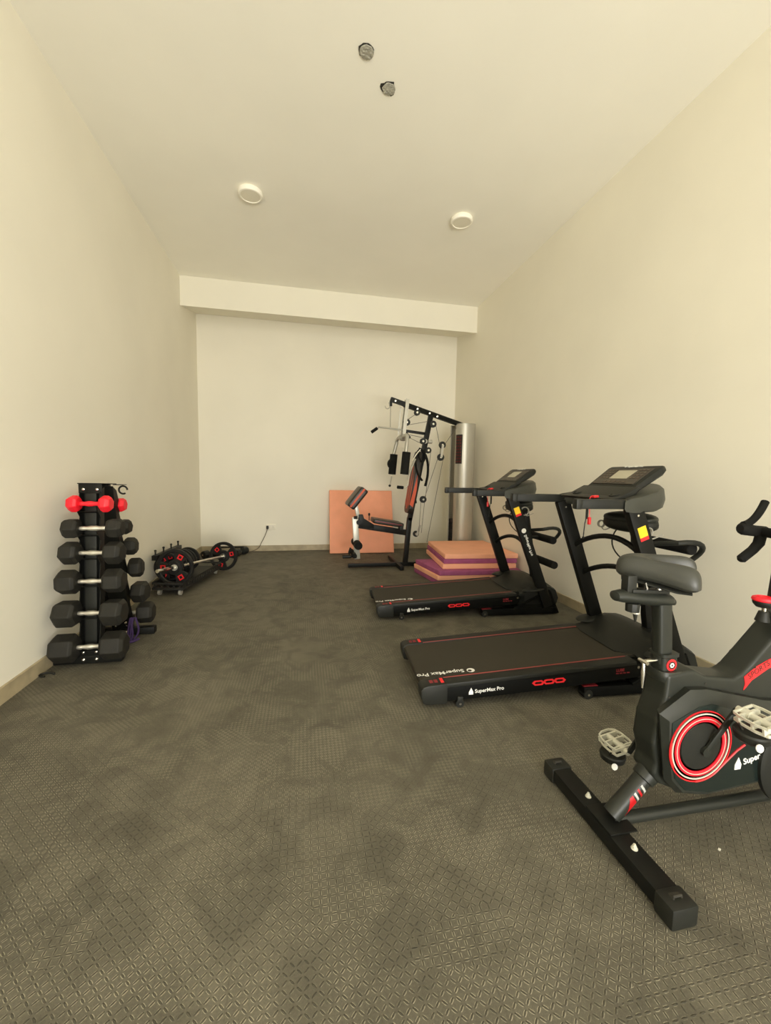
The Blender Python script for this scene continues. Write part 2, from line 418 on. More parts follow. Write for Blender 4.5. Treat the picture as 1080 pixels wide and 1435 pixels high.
    for v, du, k in ((.006, .06, .80), (.03, .075, .93), (.075, .085, .98), (.14, .0, 1.), (.46, 0., 1.), (.525, .02, .98), (.575, .03, .93), (.594, .03, .80)):
        sc = []
        for i, (u, z) in enumerate(prof):
            uu = u + (du if i in (0, 1, 9) else 0)
            sc.append((uu, v, .15+(z-.15)*k))
        secs.append(sc)
    MB().loft(secs).build('motor_cover', 'black_plastic', t, angle=50)
    MB().ell((1.345, .585, .238), (.105, .07, .016), (0, -.12, 0)).build('upright_boot', 'black_plastic', t)
    MB().ell((1.385, .015, .232), (.105, .055, .016), (0, -.12, 0)).build('upright_boot', 'black_plastic', t)
    # uprights
    UX = (lambda z: 1.128 + .395*(1.06-z), lambda z: 1.085 + .37*(1.06-z))
    for v, n in ((.005, 0), (.595, 1)):
        ux = UX[n]
        z0 = .08 if n == 0 else .2
        m = MB().bar((ux(z0), v, z0), (ux(1.06), v, 1.06), .045, .088, up=(1, 0, .37), bev=.005)
        u_ = m.build('upright', 'black_metal', t)
        if n == 0:
            ez = V((ux(1.06)-ux(.2), 0, .86)).normalized(); ex = V((ez.z, 0, -ez.x))
            zc = .925; f0 = -.0182
            def onu(z, w=0): return V((ux(z)+w*ex.x, f0, z+w*ex.z))
            MB().bar(onu(.900), onu(.955), .0012, .05, up=ex).build('warning_label', 'yellow_print', u_, label='yellow warning label')
            MB().bar(onu(.882), onu(.900), .0013, .05, up=ex).build('red_label', 'red_paint', u_)
            pr = MB().text('SuperMax Pro', .034, basis(-ez, ex*-1, (0, -1, 0), onu(.72)+V((0, -.0005, 0))), .0004, .0008)
            pr.lathe([(.001, 0), (.021, 0), (.021, .0008), (.001, .0008)], onu(.755), (0, -1, 0), 16)
            pr.build('upright_lettering', 'white_print', u_)
        MB().cyl((ux(1.015), v-.0255, 1.015), (ux(1.015), v-.022, 1.015), .006, n=10).build('bolt', 'chrome', u_)
    # arched cross bars
    for z0 in (.76, .565):
        pts = [(UX[1](z0)+(UX[0](z0)-UX[1](z0))*k/12+.02*math.sin(PI*k/12), .58-.56*k/12, z0+.095*math.sin(PI*k/12)**.8) for k in range(13)]
        MB().tube(pts, .0165, 12).build('cross_bar', 'black_metal', t)
    # handrails
    for v in (0., .60):
        s = 1 if v < .3 else -1
        gx = .03*s
        m = MB(); m.box((.955+gx, v, 1.074), (.37, .040, .052), bev=.009)
        h = m.build('handrail', 'black_plastic', t)
        MB().box((.775+gx, v, 1.074), (.04, .043, .056), bev=.01).build('rail_cap', 'black_plastic', h)
    # console body: curved tray that joins both rails and rises behind the display
    secs = []
    for k in range(17):
        f = k/16; v = -.028 + .656*f; e = abs(2*f-1)
        bow = (1-e**2.6)
        u0 = 1.055 + .115*bow; u1 = 1.175 + .285*bow**.62
        zb = 1.030 + .010*bow; zt0 = 1.102 + .02*bow; zt1 = 1.112 + .075*bow**.8
        secs.append([(u0, v, zb+.02), (u0+.01, v, zb+.005), (u0+.05, v, zb), (u1-.05, v, zb), (u1-.012, v, zb+.02), (u1, v, (zb+zt1)/2), (u1-.012, v, zt1-.012), (u1-.03, v, zt1), (u0+.05, v, zt0+.004), (u0+.006, v, zt0-.008), (u0, v, zt0-.02)])
    MB().loft(secs).build('console_shell', 'console_grey', t, angle=60)
    # front tray with bottle hollows between shell and display
    MB().prism([(1.05, 1.083), (1.17, 1.105), (1.22, 1.158), (1.20, 1.165), (1.10, 1.112), (1.04, 1.098)], .06, .54, bev=.004).build('tray', 'black_plastic', t)
    for v in (.13, .47): MB().ring((1.12, v, 1.112), (-.3, 0, 1), .026, .034, .012, 20).build('cup_holder', 'black_plastic', t)
    # display slab
    P0 = V((1.205, .30, 1.160)); P1 = V((1.375, .30, 1.282)); d = (P1-P0); Ld = d.length; du = d.normalized(); nn = V((-du.z, 0, du.x))
    def dp(a, v, h=0.): return P0 + du*a + nn*h + V((0, v-.30, 0))
    slab = MB()
    secs = []
    for a, hw, th in ((-.012, .195, .02), (.0, .205, .034), (Ld*.9, .218, .042), (Ld, .212, .036), (Ld+.008, .205, .02)):
        sc = []
        for (sv, hh) in ((-1, -.5), (-1, .5), (-.96, .62), (.96, .62), (1, .5), (1, -.5), (.9, -1.), (-.9, -1.)):
            sc.append(tuple(dp(a, .30+sv*hw, hh*th*.8 - .012)))
        secs.append(sc)
    ds = slab.loft(secs).build('display', 'black_plastic', t)
    MB().loft([[tuple(dp(a, .30+w*sv, .0105)) for sv in (-1, 1)] + [tuple(dp(a, .30+w*sv, .002)) for sv in (1, -1)] for a, w in ((.022, .175), (Ld-.03, .186))]).build('display_panel', 'panel_brown', ds)
    MB().loft([[tuple(dp(a, .30+w*sv, .0125)) for sv in (-1, 1)] + [tuple(dp(a, .30+w*sv, .004)) for sv in (1, -1)] for a, w in ((.072, .072), (Ld-.052, .076))]).build('screen', 'lcd', ds)
    for sgn in (-1, 1):
        bt = MB()
        for i in range(3):
            for j in range(4):
                bt.bar(dp(.075+.026*j, .30+sgn*(.10+.028*i), .0118), dp(.087+.026*j, .30+sgn*(.10+.028*i), .0118), .018, .002, up=nn)
        bt.build('key_print', 'key_print', ds, stuff=True)
    bt = MB()
    for j in range(5): bt.bar(dp(.034, .22+.04*j, .0118), dp(.048, .22+.04*j, .0118), .026, .002, up=nn)
    bt.build('key_print', 'key_print', ds, stuff=True)
    lg = MB().text('SuperMax Pro', .022, basis((0, -1, 0), du, -nn*-1, dp(Ld-.012, .345, .0128)), .0004, .0003)
    lg.lathe([(.001, 0), (.008, 0), (.008, .001), (.001, .001)], dp(Ld-.012, .36, .0125), nn, 10)
    lg.build('display_lettering', 'white_print', ds)
    # safety key on its cord
    k = MB().box((1.015, .16, 1.106), (.03, .03, .012), (0, -.2, 0), bev=.003)
    k.box((.985, .155, .968), (.012, .020, .042), bev=.004)
    k.tube(bez((1.01, .16, 1.11), (.96, .15, 1.12), (.985, .155, 1.06), (.985, .155, .985)), .0022, 6)
    k.build('safety_key', 'red_paint', t)
    # massage unit on its post, with foam rollers
    MB().bar((1.52, .27, .26), (1.40, .27, .92), .05, .05, up=(1, 0, 0), bev=.006).build('accessory_post', 'black_metal', t)
    ms = MB().ell((1.335, .27, .945), (.085, .185, .052), (0, -.12, 0), 28, 2.8).build('massage_head', 'black_plastic', t)
    MB().ell((1.332, .27, .975), (.088, .19, .034), (0, -.12, 0), 28, 2.4).build('head_cover', 'grey_plastic', ms)
    for v in (.47, .075):
        lw = MB()
        for k in range(2):
            rr_ = .022 if v > .2 else ring
            lw.tube(arc((1.30, v+.012*k, .915), rr_, 0, 350, 20, 'xz'), .0035, 6, closed=True)
        lw.tube(bez((1.30, v, .892), (1.32, v, .86), (1.33, v, .88), (1.37, v-.02, .90), 8), .004, 6)
        lw.build('belt_clip', 'wire_grey', ms)
    cb = MB()
    cb.tube(bez((1.30, .20, .90), (1.24, .16, .80), (1.33, .12, .70), (1.38, .10, .62)), .0045, 6)
    cb.tube(bez((1.31, .34, .90), (1.25, .36, .80), (1.30, .33, .72), (1.42, .29, .66)), .0045, 6)
    cb.build('power_cable', 'black_plastic', t)
    cb = MB().tube([(1.09, .33, 1.05), (1.09, .33, .99), (1.08, .33, .93), (1.075, .33, .845)], .003, 6)
    cb.ell((1.075, .33, .845), (.008, .008, .008), n=8).box((1.09, .33, 1.0), (.012, .012, .08), bev=.003)
    cb.build('audio_cable', 'black_plastic', t)
    for z in (.655+acc, .44+acc): MB().tube([(1.52-.17*(z-.2)-.0, .27, z), (1.575, .27, z)], .014, 10).build('roller_arm', 'black_metal', t)
    for z, v0, v1, u in ((.655+acc, .06, .46, 1.575), (.44+acc, .02+acc, .50, 1.575)):
        r = MB().cyl((u, v0, z), (u, v1, z), .034, n=24, bev=.01).build('foam_roller', 'black_foam', t)
    lp = MB().tube([(1.40, .14, .74+acc*.6)] + bez((1.46, .04, .76+acc*.6), (1.60, .0, .80+acc*.5), (1.66, .04, .74+acc*.5), (1.60, .10, .66+acc*.5), 10), .015, 10)
    lp.build('loop_handle', 'black_plastic', t)
    return t
treadmill('black treadmill nearest the camera, behind the exercise bike', (.60, 1.92, 0), math.radians(-3), .16)
treadmill('black treadmill farther back, beside the coral and purple mat stack', (.605, 3.235, 0), math.radians(-3), 0., .036)

# ------------------------------------------------------------------ exercise bike
def bike():
    t = thing('exercise_bike', 'black indoor cycling bike with red ringed wheel cover, cut by right edge', 'exercise bike', (1.005, 1.10, 0))
    # rear foot bar
    m = MB().bar((0, -.245, .033), (0, .255, .033), .074, .050, bev=.007)
    fb = m.build('rear_foot_bar', 'black_metal', t)
    for s in (-1, 1):
        y = -.262 if s < 0 else .272
        c = MB().box((0, y, .031), (.084, .062, .062), bev=.008)
        cp = c.build('end_cap', 'black_plastic', fb)
        MB().tube([(-.013, y-.002, .061), (-.013, y-.002, .069), (.013, y-.002, .069), (.013, y-.002, .061)], .0035, 8).box((0, y+.006, .0622), (.03, .014, .002)).build('level_slot', 'hole_dark', cp)
        b = MB().lathe([(.010, 0), (.010, .003), (.0065, .004), (.0065, .010), (.004, .011), (.004, .016), (.001, .0165)], (.006, .105*s - .005, .0575), (0, 0, 1), 16)
        b.build('bolt', 'pearl', fb)
    # base rail and front foot
    MB().tube([(.02, 0, .055), (.5, 0, .050), (1.02, 0, .050)], .019, 16).build('base_rail', 'grey_plastic', t)
    MB().bar((1.04, -.25, .038), (1.04, .25, .038), .074, .058, bev=.008).build('front_foot_bar', 'black_metal', t)
    # slanted rear tube
    m = MB()
    m.tube([(.016, 0, .076), (.078, 0, .139), (.16, 0, .222)], .028, 20)
    rt = m.build('rear_tube', 'grey_plastic', t)
    MB().box((.015, 0, .061), (.10, .12, .006), bev=.002).build('mount_plate', 'black_metal', rt)
    d = V((.702, 0, .712)).normalized(); e = V((.712, 0, -.702))
    def td(a, w): 
        y = -math.sqrt(max(.0290**2 - w*w, 0)); return V((.015, y, .075)) + d*a + e*w
    def strip(pts_rows):
        b = MB(); bm = bmesh.new(); rows = [[bm.verts.new(td(a, w)) for a, w in row] for row in pts_rows]
        for r0, r1 in zip(rows, rows[1:]):
            for i in range(len(r0)-1): bm.faces.new((r0[i], r0[i+1], r1[i+1], r1[i]))
        r = bmesh.ops.solidify(bm, geom=bm.faces[:], thickness=.0012)
        b._add(bm); return b
    W = [-.016+.0058*i for i in range(8)]
    strip([[(.022+1.45*max(0, (.0255-w)), w) for w in W], [(.092 - .25*(w), w) for w in W]]).build('red_triangle', 'red_paint', rt)
    for k, (mm, a0, a1) in enumerate((('white_print', .098, .106), ('red_paint', .115, .123), ('white_print', .132, .140))):
        strip([[(a0-.25*w, w) for w in W], [(a1-.25*w, w) for w in W]]).build('stripe', mm, rt)
    # plastic boot
    m = MB()
    secs = []
    for a, r1, r2 in ((.160, .030, .030), (.163, .036, .035), (.20, .040, .037), (.26, .050, .042), (.32, .060, .045)):
        c0 = V((.015, 0, .075)) + d*a
        secs.append([tuple(c0 + e*(r1*math.cos(2*PI*k/20)) + V((0, r2*math.sin(2*PI*k/20), 0))) for k in range(20)])
    m.loft(secs).build('boot', 'grey_plastic', t)
    # body shell: silhouette with rounded edges, thicker low, neck to the seat post
    sil = [(.150, .575), (.148, .50), (.122, .42), (.114, .34), (.132, .275), (.122, .235), (.150, .200), (.21, .172), (.30, .163), (.46, .172), (.62, .18), (.80, .21), (.90, .28), (.90, .42), (.84, .56), (.80, .70), (.75, .765), (.655, .752), (.622, .740), (.606, .708), (.50, .600), (.455, .556), (.42, .541), (.30, .560), (.255, .585)]
    MB().prism(sil, -.045, .045, bev=.014, seg=4).build('body_shell', 'grey_plastic', t, angle=40)
    # neck flange ridge
    secs = []
    for z, k in ((.545, 1.02), (.556, 1.12), (.570, 1.14), (.580, 1.05)):
        secs.append([(.182 + .042*k*math.copysign(abs(math.cos(a))**.55, math.cos(a)), .038*k*math.copysign(abs(math.sin(a))**.55, math.sin(a)), z) for a in [2*PI*j/28 for j in range(28)]])
    MB().loft(secs).build('neck_flange', 'grey_plastic', t)
    # side covers: raised band plus dark panel
    out = [(.098, .462), (.218, .532), (.285, .527), (.52, .468), (.70, .44), (.82, .40), (.84, .30), (.76, .23), (.50, .172), (.30, .160), (.185, .182), (.135, .235), (.118, .34)]
    inn = [(.128, .445), (.232, .492), (.282, .497), (.50, .430), (.68, .405), (.78, .37), (.80, .30), (.74, .24), (.50, .188), (.30, .175), (.20, .197), (.155, .245), (.134, .345)]
    out0, inn0 = out, inn
    for s in (-1, 1):
        out = [(max(u, .20) if s > 0 else u, z) for u, z in out0]; inn = [(max(u, .215+.01*math.sin(z*40)) if s > 0 else u, z) for u, z in inn0]
        m = MB()
        secs_o = [(u+(.022 if u < .2 else 0), .042*s, z) for u, z in out]; secs_m = [(u+(.008 if u < .2 else 0), .066*s, z) for u, z in out]
        secs_i = [(u, .084*s, z) for u, z in inn]
        m.loft([secs_o, secs_m, secs_i])
        cv = m.build('side_cover', 'grey_plastic', t, angle=30)
        cx, cz = .375, .33
        inn2 = [(cx+(u-cx)*.965, cz+(z-cz)*.95) for u, z in inn]
        MB().prism(inn2, .083*s, .0865*s, bev=.001).build('dark_panel', 'dark_gloss', cv)
        y = .0865*s; ax = (0, s, 0); C0 = (.252 if s < 0 else .345, y, .350)
        MB().ring(C0, ax, .117, .1205, .0025, 64).build('outer_red_ring', 'red_paint', cv)
        MB().ring(C0, ax, .1075, .1115, .003, 64).build('silver_ring', 'pearl', cv)
        MB().ring(C0, ax, .084, .1005, .003, 64).build('red_ring', 'red_rubber', cv)
        MB().ring(C0, ax, .0925, .0945, .0042, 64).build('thin_silver_ring', 'pearl', cv)
        MB().lathe([(.001, 0), (.078, 0), (.076, .003), (.04, .006), (.001, .008)], C0, ax, 48).build('hub_disc', 'black_plastic', cv)
        # red tail swoosh from the ring towards the front
        MB().tube([(C0[0]+.119*math.cos(a), y+.001*s, .350+.119*math.sin(a)) for a in [math.radians(q) for q in range(-95, -50, 6)]] + [(C0[0]+.108, y+.001*s, .286), (C0[0]+.148, y+.001*s, .318), (C0[0]+.178, y+.001*s, .334)], .0035, 6).build('red_tail', 'red_paint', cv)
        if s < 0:
            lg = MB().text('SuperMax', .030, basis((.97, 0, .22), (-.22, 0, .97), (0, -1, 0), (.432, y-.0006, .272)), .0005, .0006)
            lg.prism([(.398, .250), (.422, .250), (.424, .266), (.411, .292), (.398, .268)], y-.0012, y)
            lg.build('cover_lettering', 'white_print', cv)
        # flywheel housing toward the front
        MB().lathe([(.001, 0), (.155, 0), (.165, .004), (.165, .018), (.15, .024), (.001, .024)], (.66, .078*s, .255), ax, 48).build('flywheel_guard', 'black_plastic', cv)
    # red sports decal on the down tube
    dc = MB()
    y = -.0465
    dc.prism([(.457, .545), (.505, .578), (.558, .600), (.64, .62), (.64, .59), (.558, .567), (.49, .530), (.468, .506), (.459, .498), (.464, .522)], y, y+.002)
    de = dc.build('decal', 'red_paint', t)
    MB().text('SPORTS', .028, basis((.88, 0, .47), (-.47, 0, .88), (0, -1, 0), (.474, y-.0004, .543)), .0004).build('decal_lettering', 'dark_gloss', de)
    for u, z in ((.30, .535), (.50, .575), (.16, .500)): MB().ell((u, -.0455, z), (.004, .003, .004), n=8).build('screw_hole', 'hole_dark', t)
    # seat post, sleeve and emblem
    def rr(w, dpt, z, cx): return [(cx+w*math.copysign(abs(math.cos(a))**.45, math.cos(a)), dpt*math.copysign(abs(math.sin(a))**.45, math.sin(a)), z) for a in [2*PI*j/28+.01 for j in range(28)]]
    MB().loft([rr(.032, .028, .55, .180), rr(.032, .028, .622, .176), rr(.036, .032, .626, .176), rr(.036, .032, .636, .175)]).build('seat_post_sleeve', 'grey_plastic', t)
    em = MB().lathe([(.001, 0), (.019, 0), (.0195, .002), (.001, .003)], (.178, -.0275, .600), (0, -1, 0), 24).build('round_badge', 'red_paint', t)
    MB().ring((.178, -.0302, .600), (0, -1, 0), .010, .0125, .001, 20).build('badge_ring', 'dark_gloss', em)
    st = MB()
    for k in range(6):
        a = k*PI/3; st.bar((.178, -.0308, .600), (.178+.008*math.cos(a), -.0308, .600+.008*math.sin(a)), .0012, .005, up=(-math.sin(a), 0, math.cos(a)))
    st.build('badge_star', 'white_print', em)
    MB().loft([rr(.026, .021, .60, .169), rr(.026, .021, .81, .150)]).build('seat_post', 'grey_plastic', t)
    # release lever
    lv = MB().cyl((.150, -.005, .610), (.095, -.005, .608), .006, n=12).cyl((.092, -.022, .608), (.092, .012, .608), .006, n=12)
    lv.tube([(.092, -.006, .604), (.091, -.008, .57), (.090, -.010, .52)], [.0045, .007, .003], 10)
    lv.build('release_lever', 'chrome', t)
    # seat slider carriage
    m = MB(); m.loft([[(u, w*math.cos(a), z+h_*math.sin(a)) for a in [2*PI*j/16 for j in range(16)]] for u, w, h_, z in ((-.036, .010, .008, .832), (-.030, .022, .016, .833), (-.005, .026, .021, .832), (.03, .028, .020, .827), (.10, .032, .024, .820), (.165, .030, .022, .814), (.18, .022, .015, .812))])
    m.tube([(.16, 0, .806), (.197, 0, .802)], .011, 12)
    sd = m.build('seat_slider', 'grey_plastic', t)
    MB().box((.09, -.002, .845), (.14, .034, .012), (0, .07, 0), bev=.003).box((.02, 0, .872), (.034, .03, .055), bev=.004).build('slider_rail', 'black_plastic', sd)
    kb = MB().cyl((.035, -.005, .808), (.034, -.006, .780), .022, .021, n=10, bev=.003).cyl((.045, -.006, .782), (.048, -.006, .745), .009, .003, n=10)
    kb.build('slider_knob', 'black_plastic', t)
    MB().ring((.045, -.0055, .800), (0, 0, -1), .0105, .0145, .026, 20).build('knob_collar', 'silver_paint', t)
    MB().cyl((.128, -.005, .832), (.128, -.005, .885), .010, n=20).build('saddle_stem', 'chrome', t)
    MB().cyl((.086, -.01, .832), (.072, -.01, .875), .004, n=8).build('saddle_strut', 'chrome', t)
    # saddle: two-lobed back at +x, rounded front at -x, centre groove
    secs = []
    rows = [(-.137, .012, .916, .014), (-.131, .030, .917, .031), (-.113, .041, .919, .042), (-.08, .048, .921, .047), (-.03, .057, .921, .048), (.02, .074, .918, .049), (.06, .090, .914, .051), (.09, .097, .911, .052), (.112, .094, .909, .047), (.124, .082, .908, .036), (.130, .060, .908, .020)]
    for (u, w, zc, hh) in rows:
        f = max(0, min(1, (u+.05)/.16))
        sc = []
        for j in range(40):
            a = 2*PI*j/40; cy, cz = math.cos(a), math.sin(a)
            y = w*math.copysign(abs(cy)**.75, cy)
            z = zc + (hh if cz > 0 else hh*.80)*math.copysign(abs(cz)**.75, cz)
            g = math.exp(-(y/.021)**2)
            z -= g*(.004+.062*f)*max(0, cz+.15)
            uu = u - g*.085*f*f
            # the outer flanks of the cover hang lower
            if cz > 0: z -= .018*(abs(y)/w)**2*1.0 if w > 0 else 0
            sc.append((uu*.86, y*.88, z-.915))
        secs.append(sc)
    sa = MB(); sa.loft(secs); o = sa.build('saddle', 'leather', t, angle=70); o.location = (.124, 0, .912); o.rotation_euler = (math.radians(13), 0, math.radians(-40))
    md = o.modifiers.new('s', 'SUBSURF'); md.levels = 1; md.render_levels = 2
    MB().loft([[(u, w*math.cos(a), z+.010*math.sin(a)) for a in [2*PI*j/20 for j in range(20)]] for u, w, z in ((-.10, .024, -.033), (-.04, .038, -.037), (.05, .060, -.046), (.09, .056, -.048))]).build('saddle_base', 'black_plastic', o)
    # resistance knob
    MB().cyl((.580, 0, .735), (.578, 0, .790), .007, n=12).build('resistance_stem', 'chrome', t)
    MB().cyl((.575, 0, .716), (.578, 0, .752), .022, .014, n=20, bev=.003).build('knob_base', 'black_plastic', t)
    kn = MB().lathe([(.001, .0), (.020, .0), (.028, .01), (.030, .016), (.030, .022), (.001, .022)], (.572, 0, .768), (0, 0, 1), 28).build('resistance_knob', 'black_plastic', t)
    MB().lathe([(.031, .0), (.0335, .004), (.031, .012), (.020, .016), (.019, .011), (.001, .012)], (.572, 0, .790), (0, 0, 1), 28).build('knob_top', 'red_rubber', kn)
    # handlebar post and handlebars
    MB().loft([rr(.035, .025, .78, .645), rr(.035, .025, 1.02, .665)]).build('handlebar_post', 'grey_plastic', t)
    hb = MB()
    for s in (-1, 1):
        y = .10*s
        hb.tube([(.572, y, 1.032), (.580, y, 1.032), (.59, y, 1.030), (.64, y*1.05, 1.022), (.70, y*1.1, 1.020)], [.014, .021, .0235, .021, .018], 14)
        hb.tube(bez((.585, y, 1.045), (.62, y, 1.05), (.65, y, 1.075), (.69, y*1.1, 1.13)), .013, 12)
        hb.tube([(.585, y*1.0, .913), (.592, y*1.0, .918), (.64, y*1.0, .950), (.665, y, .975), (.675, y, 1.02)], [.010, .0165, .0165, .018, .018], 12)
    hb.tube([(.67, -.12, 1.02), (.665, 0, 1.015), (.67, .12, 1.02)], .018, 12)
    hb.build('handlebar', 'black_foam', t)
    MB().box((.70, 0, 1.14), (.02, .15, .10), (0, .5, 0), bev=.006).box((.70, 0, 1.07), (.03, .05, .12), bev=.005).build('console', 'black_plastic', t)
    # cranks and caged pedals
    BB = V((.259, 0, .340))
    def pedal(s, tip, ang):
        m = MB(); y0 = .100*s; y1 = .118*s
        m.tube([(BB.x, .085*s, BB.z), (BB.x, .105*s, BB.z)], .016, 14)
        m.bar((BB.x, y0, BB.z), (tip.x, y1, tip.z), .010, .018, up=(0, 0, 1), bev=.004)
        cr = m.build('crank', 'grey_plastic', t)
        pv = V((tip.x, 0, tip.z)); ca, sa_ = math.cos(ang), math.sin(ang)
        X = V((ca, 0, sa_)); Z = V((-sa_, 0, ca))
        def q(a, y, h): return tuple(pv + X*a + Z*h + V((0, y*s, 0)))
        p = MB()
        p.cyl(q(0, .118, 0), q(0, .225, 0), .011, n=16)
        p.cyl(q(0, .135, 0), q(0, .16, 0), .015, n=16)
        loop = [(-.036, .135), (.036, .135), (.042, .16), (.042, .20), (.034, .228), (.015, .238), (-.015, .238), (-.034, .228), (-.042, .20), (-.042, .16)]
        for h in (-.011, .011):
            n = len(loop)
            for i in range(n):
                a, b = loop[i], loop[(i+1) % n]
                p.bar(q(a[0], a[1], h), q(b[0], b[1], h), .0045, .008, up=Z)
        for yy in (.150, .19, .222):
            for sg in (-1, 1): p.bar(q(0, yy, 0), q(sg*.042, yy, 0), .006, .020, up=Z)
        pp = p.build('pedal', 'pearl', t)
        # toe cage hanging below
        g = MB()
        g.lathe([(.001, 0), (.030, .002), (.043, .012), (.046, .030), (.043, .036), (.001, .036)], q(-.030, .175, -.066), (0, 0, 1), 24, None)
        g.tube([q(-.042, .155, -.01), q(-.046, .17, -.035), q(-.03, .18, -.055)], .0035, 6)
        g.tube([q(.042, .155, -.01), q(.044, .17, -.035), q(.03, .18, -.055)], .0035, 6)
        gg = g.build('toe_cage', 'black_plastic', pp)
        MB().lathe([(.001, 0), (.0115, 0), (.0115, .003), (.001, .003)], V(q(-.055, .175, -.048)) + V((0, -.043, 0)), (-.15, -1, .25), 20).build('reflector', 'white_print', gg)
    th = math.atan2(.454-.342, .405-.262)
    pedal(-1, BB + V((.085, 0, .146)), .20)
    pedal(1, BB - V((.078, 0, .150)), .20)
    return t
bike()

# ------------------------------------------------------------------ dumbbell rack
def rack():
    t = thing('dumbbell_rack', 'black A-frame dumbbell tower standing against the left wall', 'rack', (-1.295, 2.99, 0))
    P = {-1: (-.215, .0), 1: (.235, .0)}   # foot y of near and far post
    top = {-1: -.125, 1: .03}
    for s in (-1, 1):
        y0, y1 = P[s][0], top[s]
        yz = lambda z: y0 + (y1-y0)*z/1.12
        MB().bar((0, yz(.02), .02), (0, yz(1.11), 1.11), .062, .038, up=(0, 1, 0), bev=.003).build('post', 'black_plastic', t)
        # zigzag cradle plates beside the post
        for sx in (-1, 1):
            pts = []
            zs = [.085, .285, .485, .655, .80, .945, 1.09]
            for i, z in enumerate(zs):
                yb = yz(z)
                pts += [(yb + s*.030, z-.030 if i else .03), (yb + s*.075, z+.030), (yb + s*.062, z+.050), (yb + s*.045, z+.022)] if i < 6 else [(yb+s*.03, z-.02)]
            back = [(yz(z) - s*.022, z) for z in (1.10, .03)]
            MB().prism(pts+back, sx*.056-.0025, sx*.056+.0025, 'x').build('cradle_plate', 'black_metal', t)
        for z in (.085, .285, .485, .655, .80, .945): MB().box((0, yz(z)+s*.034, z+.0), (.117, .022, .004), (s*.4, 0, 0)).build('cradle_web', 'black_metal', t)
        MB().bar((0, yz(.03)-s*.020, .03), (0, yz(1.10)-s*.020, 1.10), .112, .004, up=(0, 1, 0)).build('back_plate', 'black_metal', t)
        x1 = .175 if s < 0 else .215
        ft = MB().box(((x1-.205)/2, y0, .032), (x1+.205, .06, .05), bev=.005).box((0, y0, .072), (.13, .055, .04), bev=.003).build('foot', 'black_metal', t)
        b = MB()
        for x in (-.036, .036):
            b.lathe([(.010, 0), (.010, .006), (.004, .011), (.001, .012)], (x, y0-.030, .034), (0, -1, 0), 12)
            b.lathe([(.008, 0), (.008, .006), (.001, .009)], (x, y0-.030, .080), (0, -1, 0), 12)
        b.build('bolt', 'chrome', ft)
    MB().box((.02, .01, .045), (.05, .40, .03), bev=.003).build('floor_brace', 'black_metal', t)
    MB().box((0, -.055, 1.118), (.135, .21, .006), (-.03, 0, 0), bev=.002).box((-.0, -.150, 1.09), (.13, .006, .06), bev=.002).build('top_plate', 'black_metal', t)
    b = MB()
    for x in (-.036, .040): b.lathe([(.008, 0), (.008, .005), (.001, .009)], (x, -.154, 1.085), (0, -1, 0), 12)
    b.build('bolt', 'chrome', t)
    MB().tube(arc((.105, .05, 1.075), .026, 0, 300, 14, 'xz'), .006, 8).box((.09, .04, 1.11), (.06, .06, .004)).build('hook', 'black_metal', t)
    # side bolts on far post
    b = MB()
    for z in (.27, .20, .13, .06): b.lathe([(.009, 0), (.009, .005), (.001, .008)], (.060, .12, z), (1, -.6, 0), 10)
    b.build('side_bolt', 'chrome', t)
rack()

def hexbell(label, loc, R, L, gap, col='hex_rubber', handle='knurled', rx=0., group='black hex dumbbells on the rack', rz=0.):
    t = thing('dumbbell', label, 'dumbbell', loc, group=group, rot=(0, 0, rz))
    for s in (-1, 1):
        m = MB(); n = 6
        secs = []
        for x, k in ((gap/2, .80), (gap/2+.016, 1.), (gap/2+L-.020, 1.), (gap/2+L, .74)):
            secs.append([(s*x, R*k*math.cos(2*PI*j/n+rx), R*k*math.sin(2*PI*j/n+rx)) for j in range(n)])
        b = m.loft(secs)
        h = b.build('head', col, t, angle=20)
        bv = h.modifiers.new('b', 'BEVEL'); bv.width = .004; bv.segments = 2
    g = MB(); k = gap/2+.004
    g.lathe([(.010, -k), (.0135, -k*.8), (.0135, -k*.6), (.012, -k*.5), (.0165, -k*.15), (.0165, k*.15), (.012, k*.5), (.0135, k*.6), (.0135, k*.8), (.010, k)], (0, 0, 0), (1, 0, 0), 20)
    g.build('handle', handle, t)
    return t
RX, RY = -1.295, 2.99
near_y = lambda z: RY - .215 + .09*z/1.12 - .062
far_y = lambda z: RY + .235 - .205*z/1.12 + .062
tiers = ['second', 'third', 'fourth', 'fifth', 'bottom']
nz = [.850, .700, .527, .333, .128]
fz = [.812, .668, .505, .320, .150]
nr = [.063, .071, .076, .083, .086]
fr_ = [.056, .064, .072, .080, .080]
for i in range(5):
    x = RX + .016 + .006*(4-i)
    hexbell('black hex dumbbell with bright knurled grip, near face of rack, %s tier' % (tiers[i]+(' from the top' if i < 4 else '')), (x, near_y(nz[i])-.01, nz[i]), nr[i], .085+.012*i, .150-.004*i, rx=.25*(i % 3), rz=math.radians((3, -2, 1, -1, 2)[i]))
for i in range(5):
    x = RX - .040 + .012*i
    hexbell('black hex dumbbell mostly hidden on the far face of rack, %s tier' % (tiers[i]+(' from the top' if i < 4 else '')), (x, far_y(fz[i])+.008, fz[i]), fr_[i], .07+.010*i, .150, rx=.2*(i % 3)+.1, rz=math.radians((-3, 4, 6, -4, 3)[i]))
hexbell('glossy red hex dumbbell on the top tier of the rack, near face', (RX+.022, near_y(1.0)-.012, .999), .053, .060, .115, 'red_rubber', 'red_rubber', .3, 'red dumbbells on the rack')
hexbell('glossy red hex dumbbell on the top tier of the rack, far face', (RX-.030, far_y(.97)+.006, .968), .051, .060, .115, 'red_rubber', 'red_rubber', .1, 'red dumbbells on the rack')
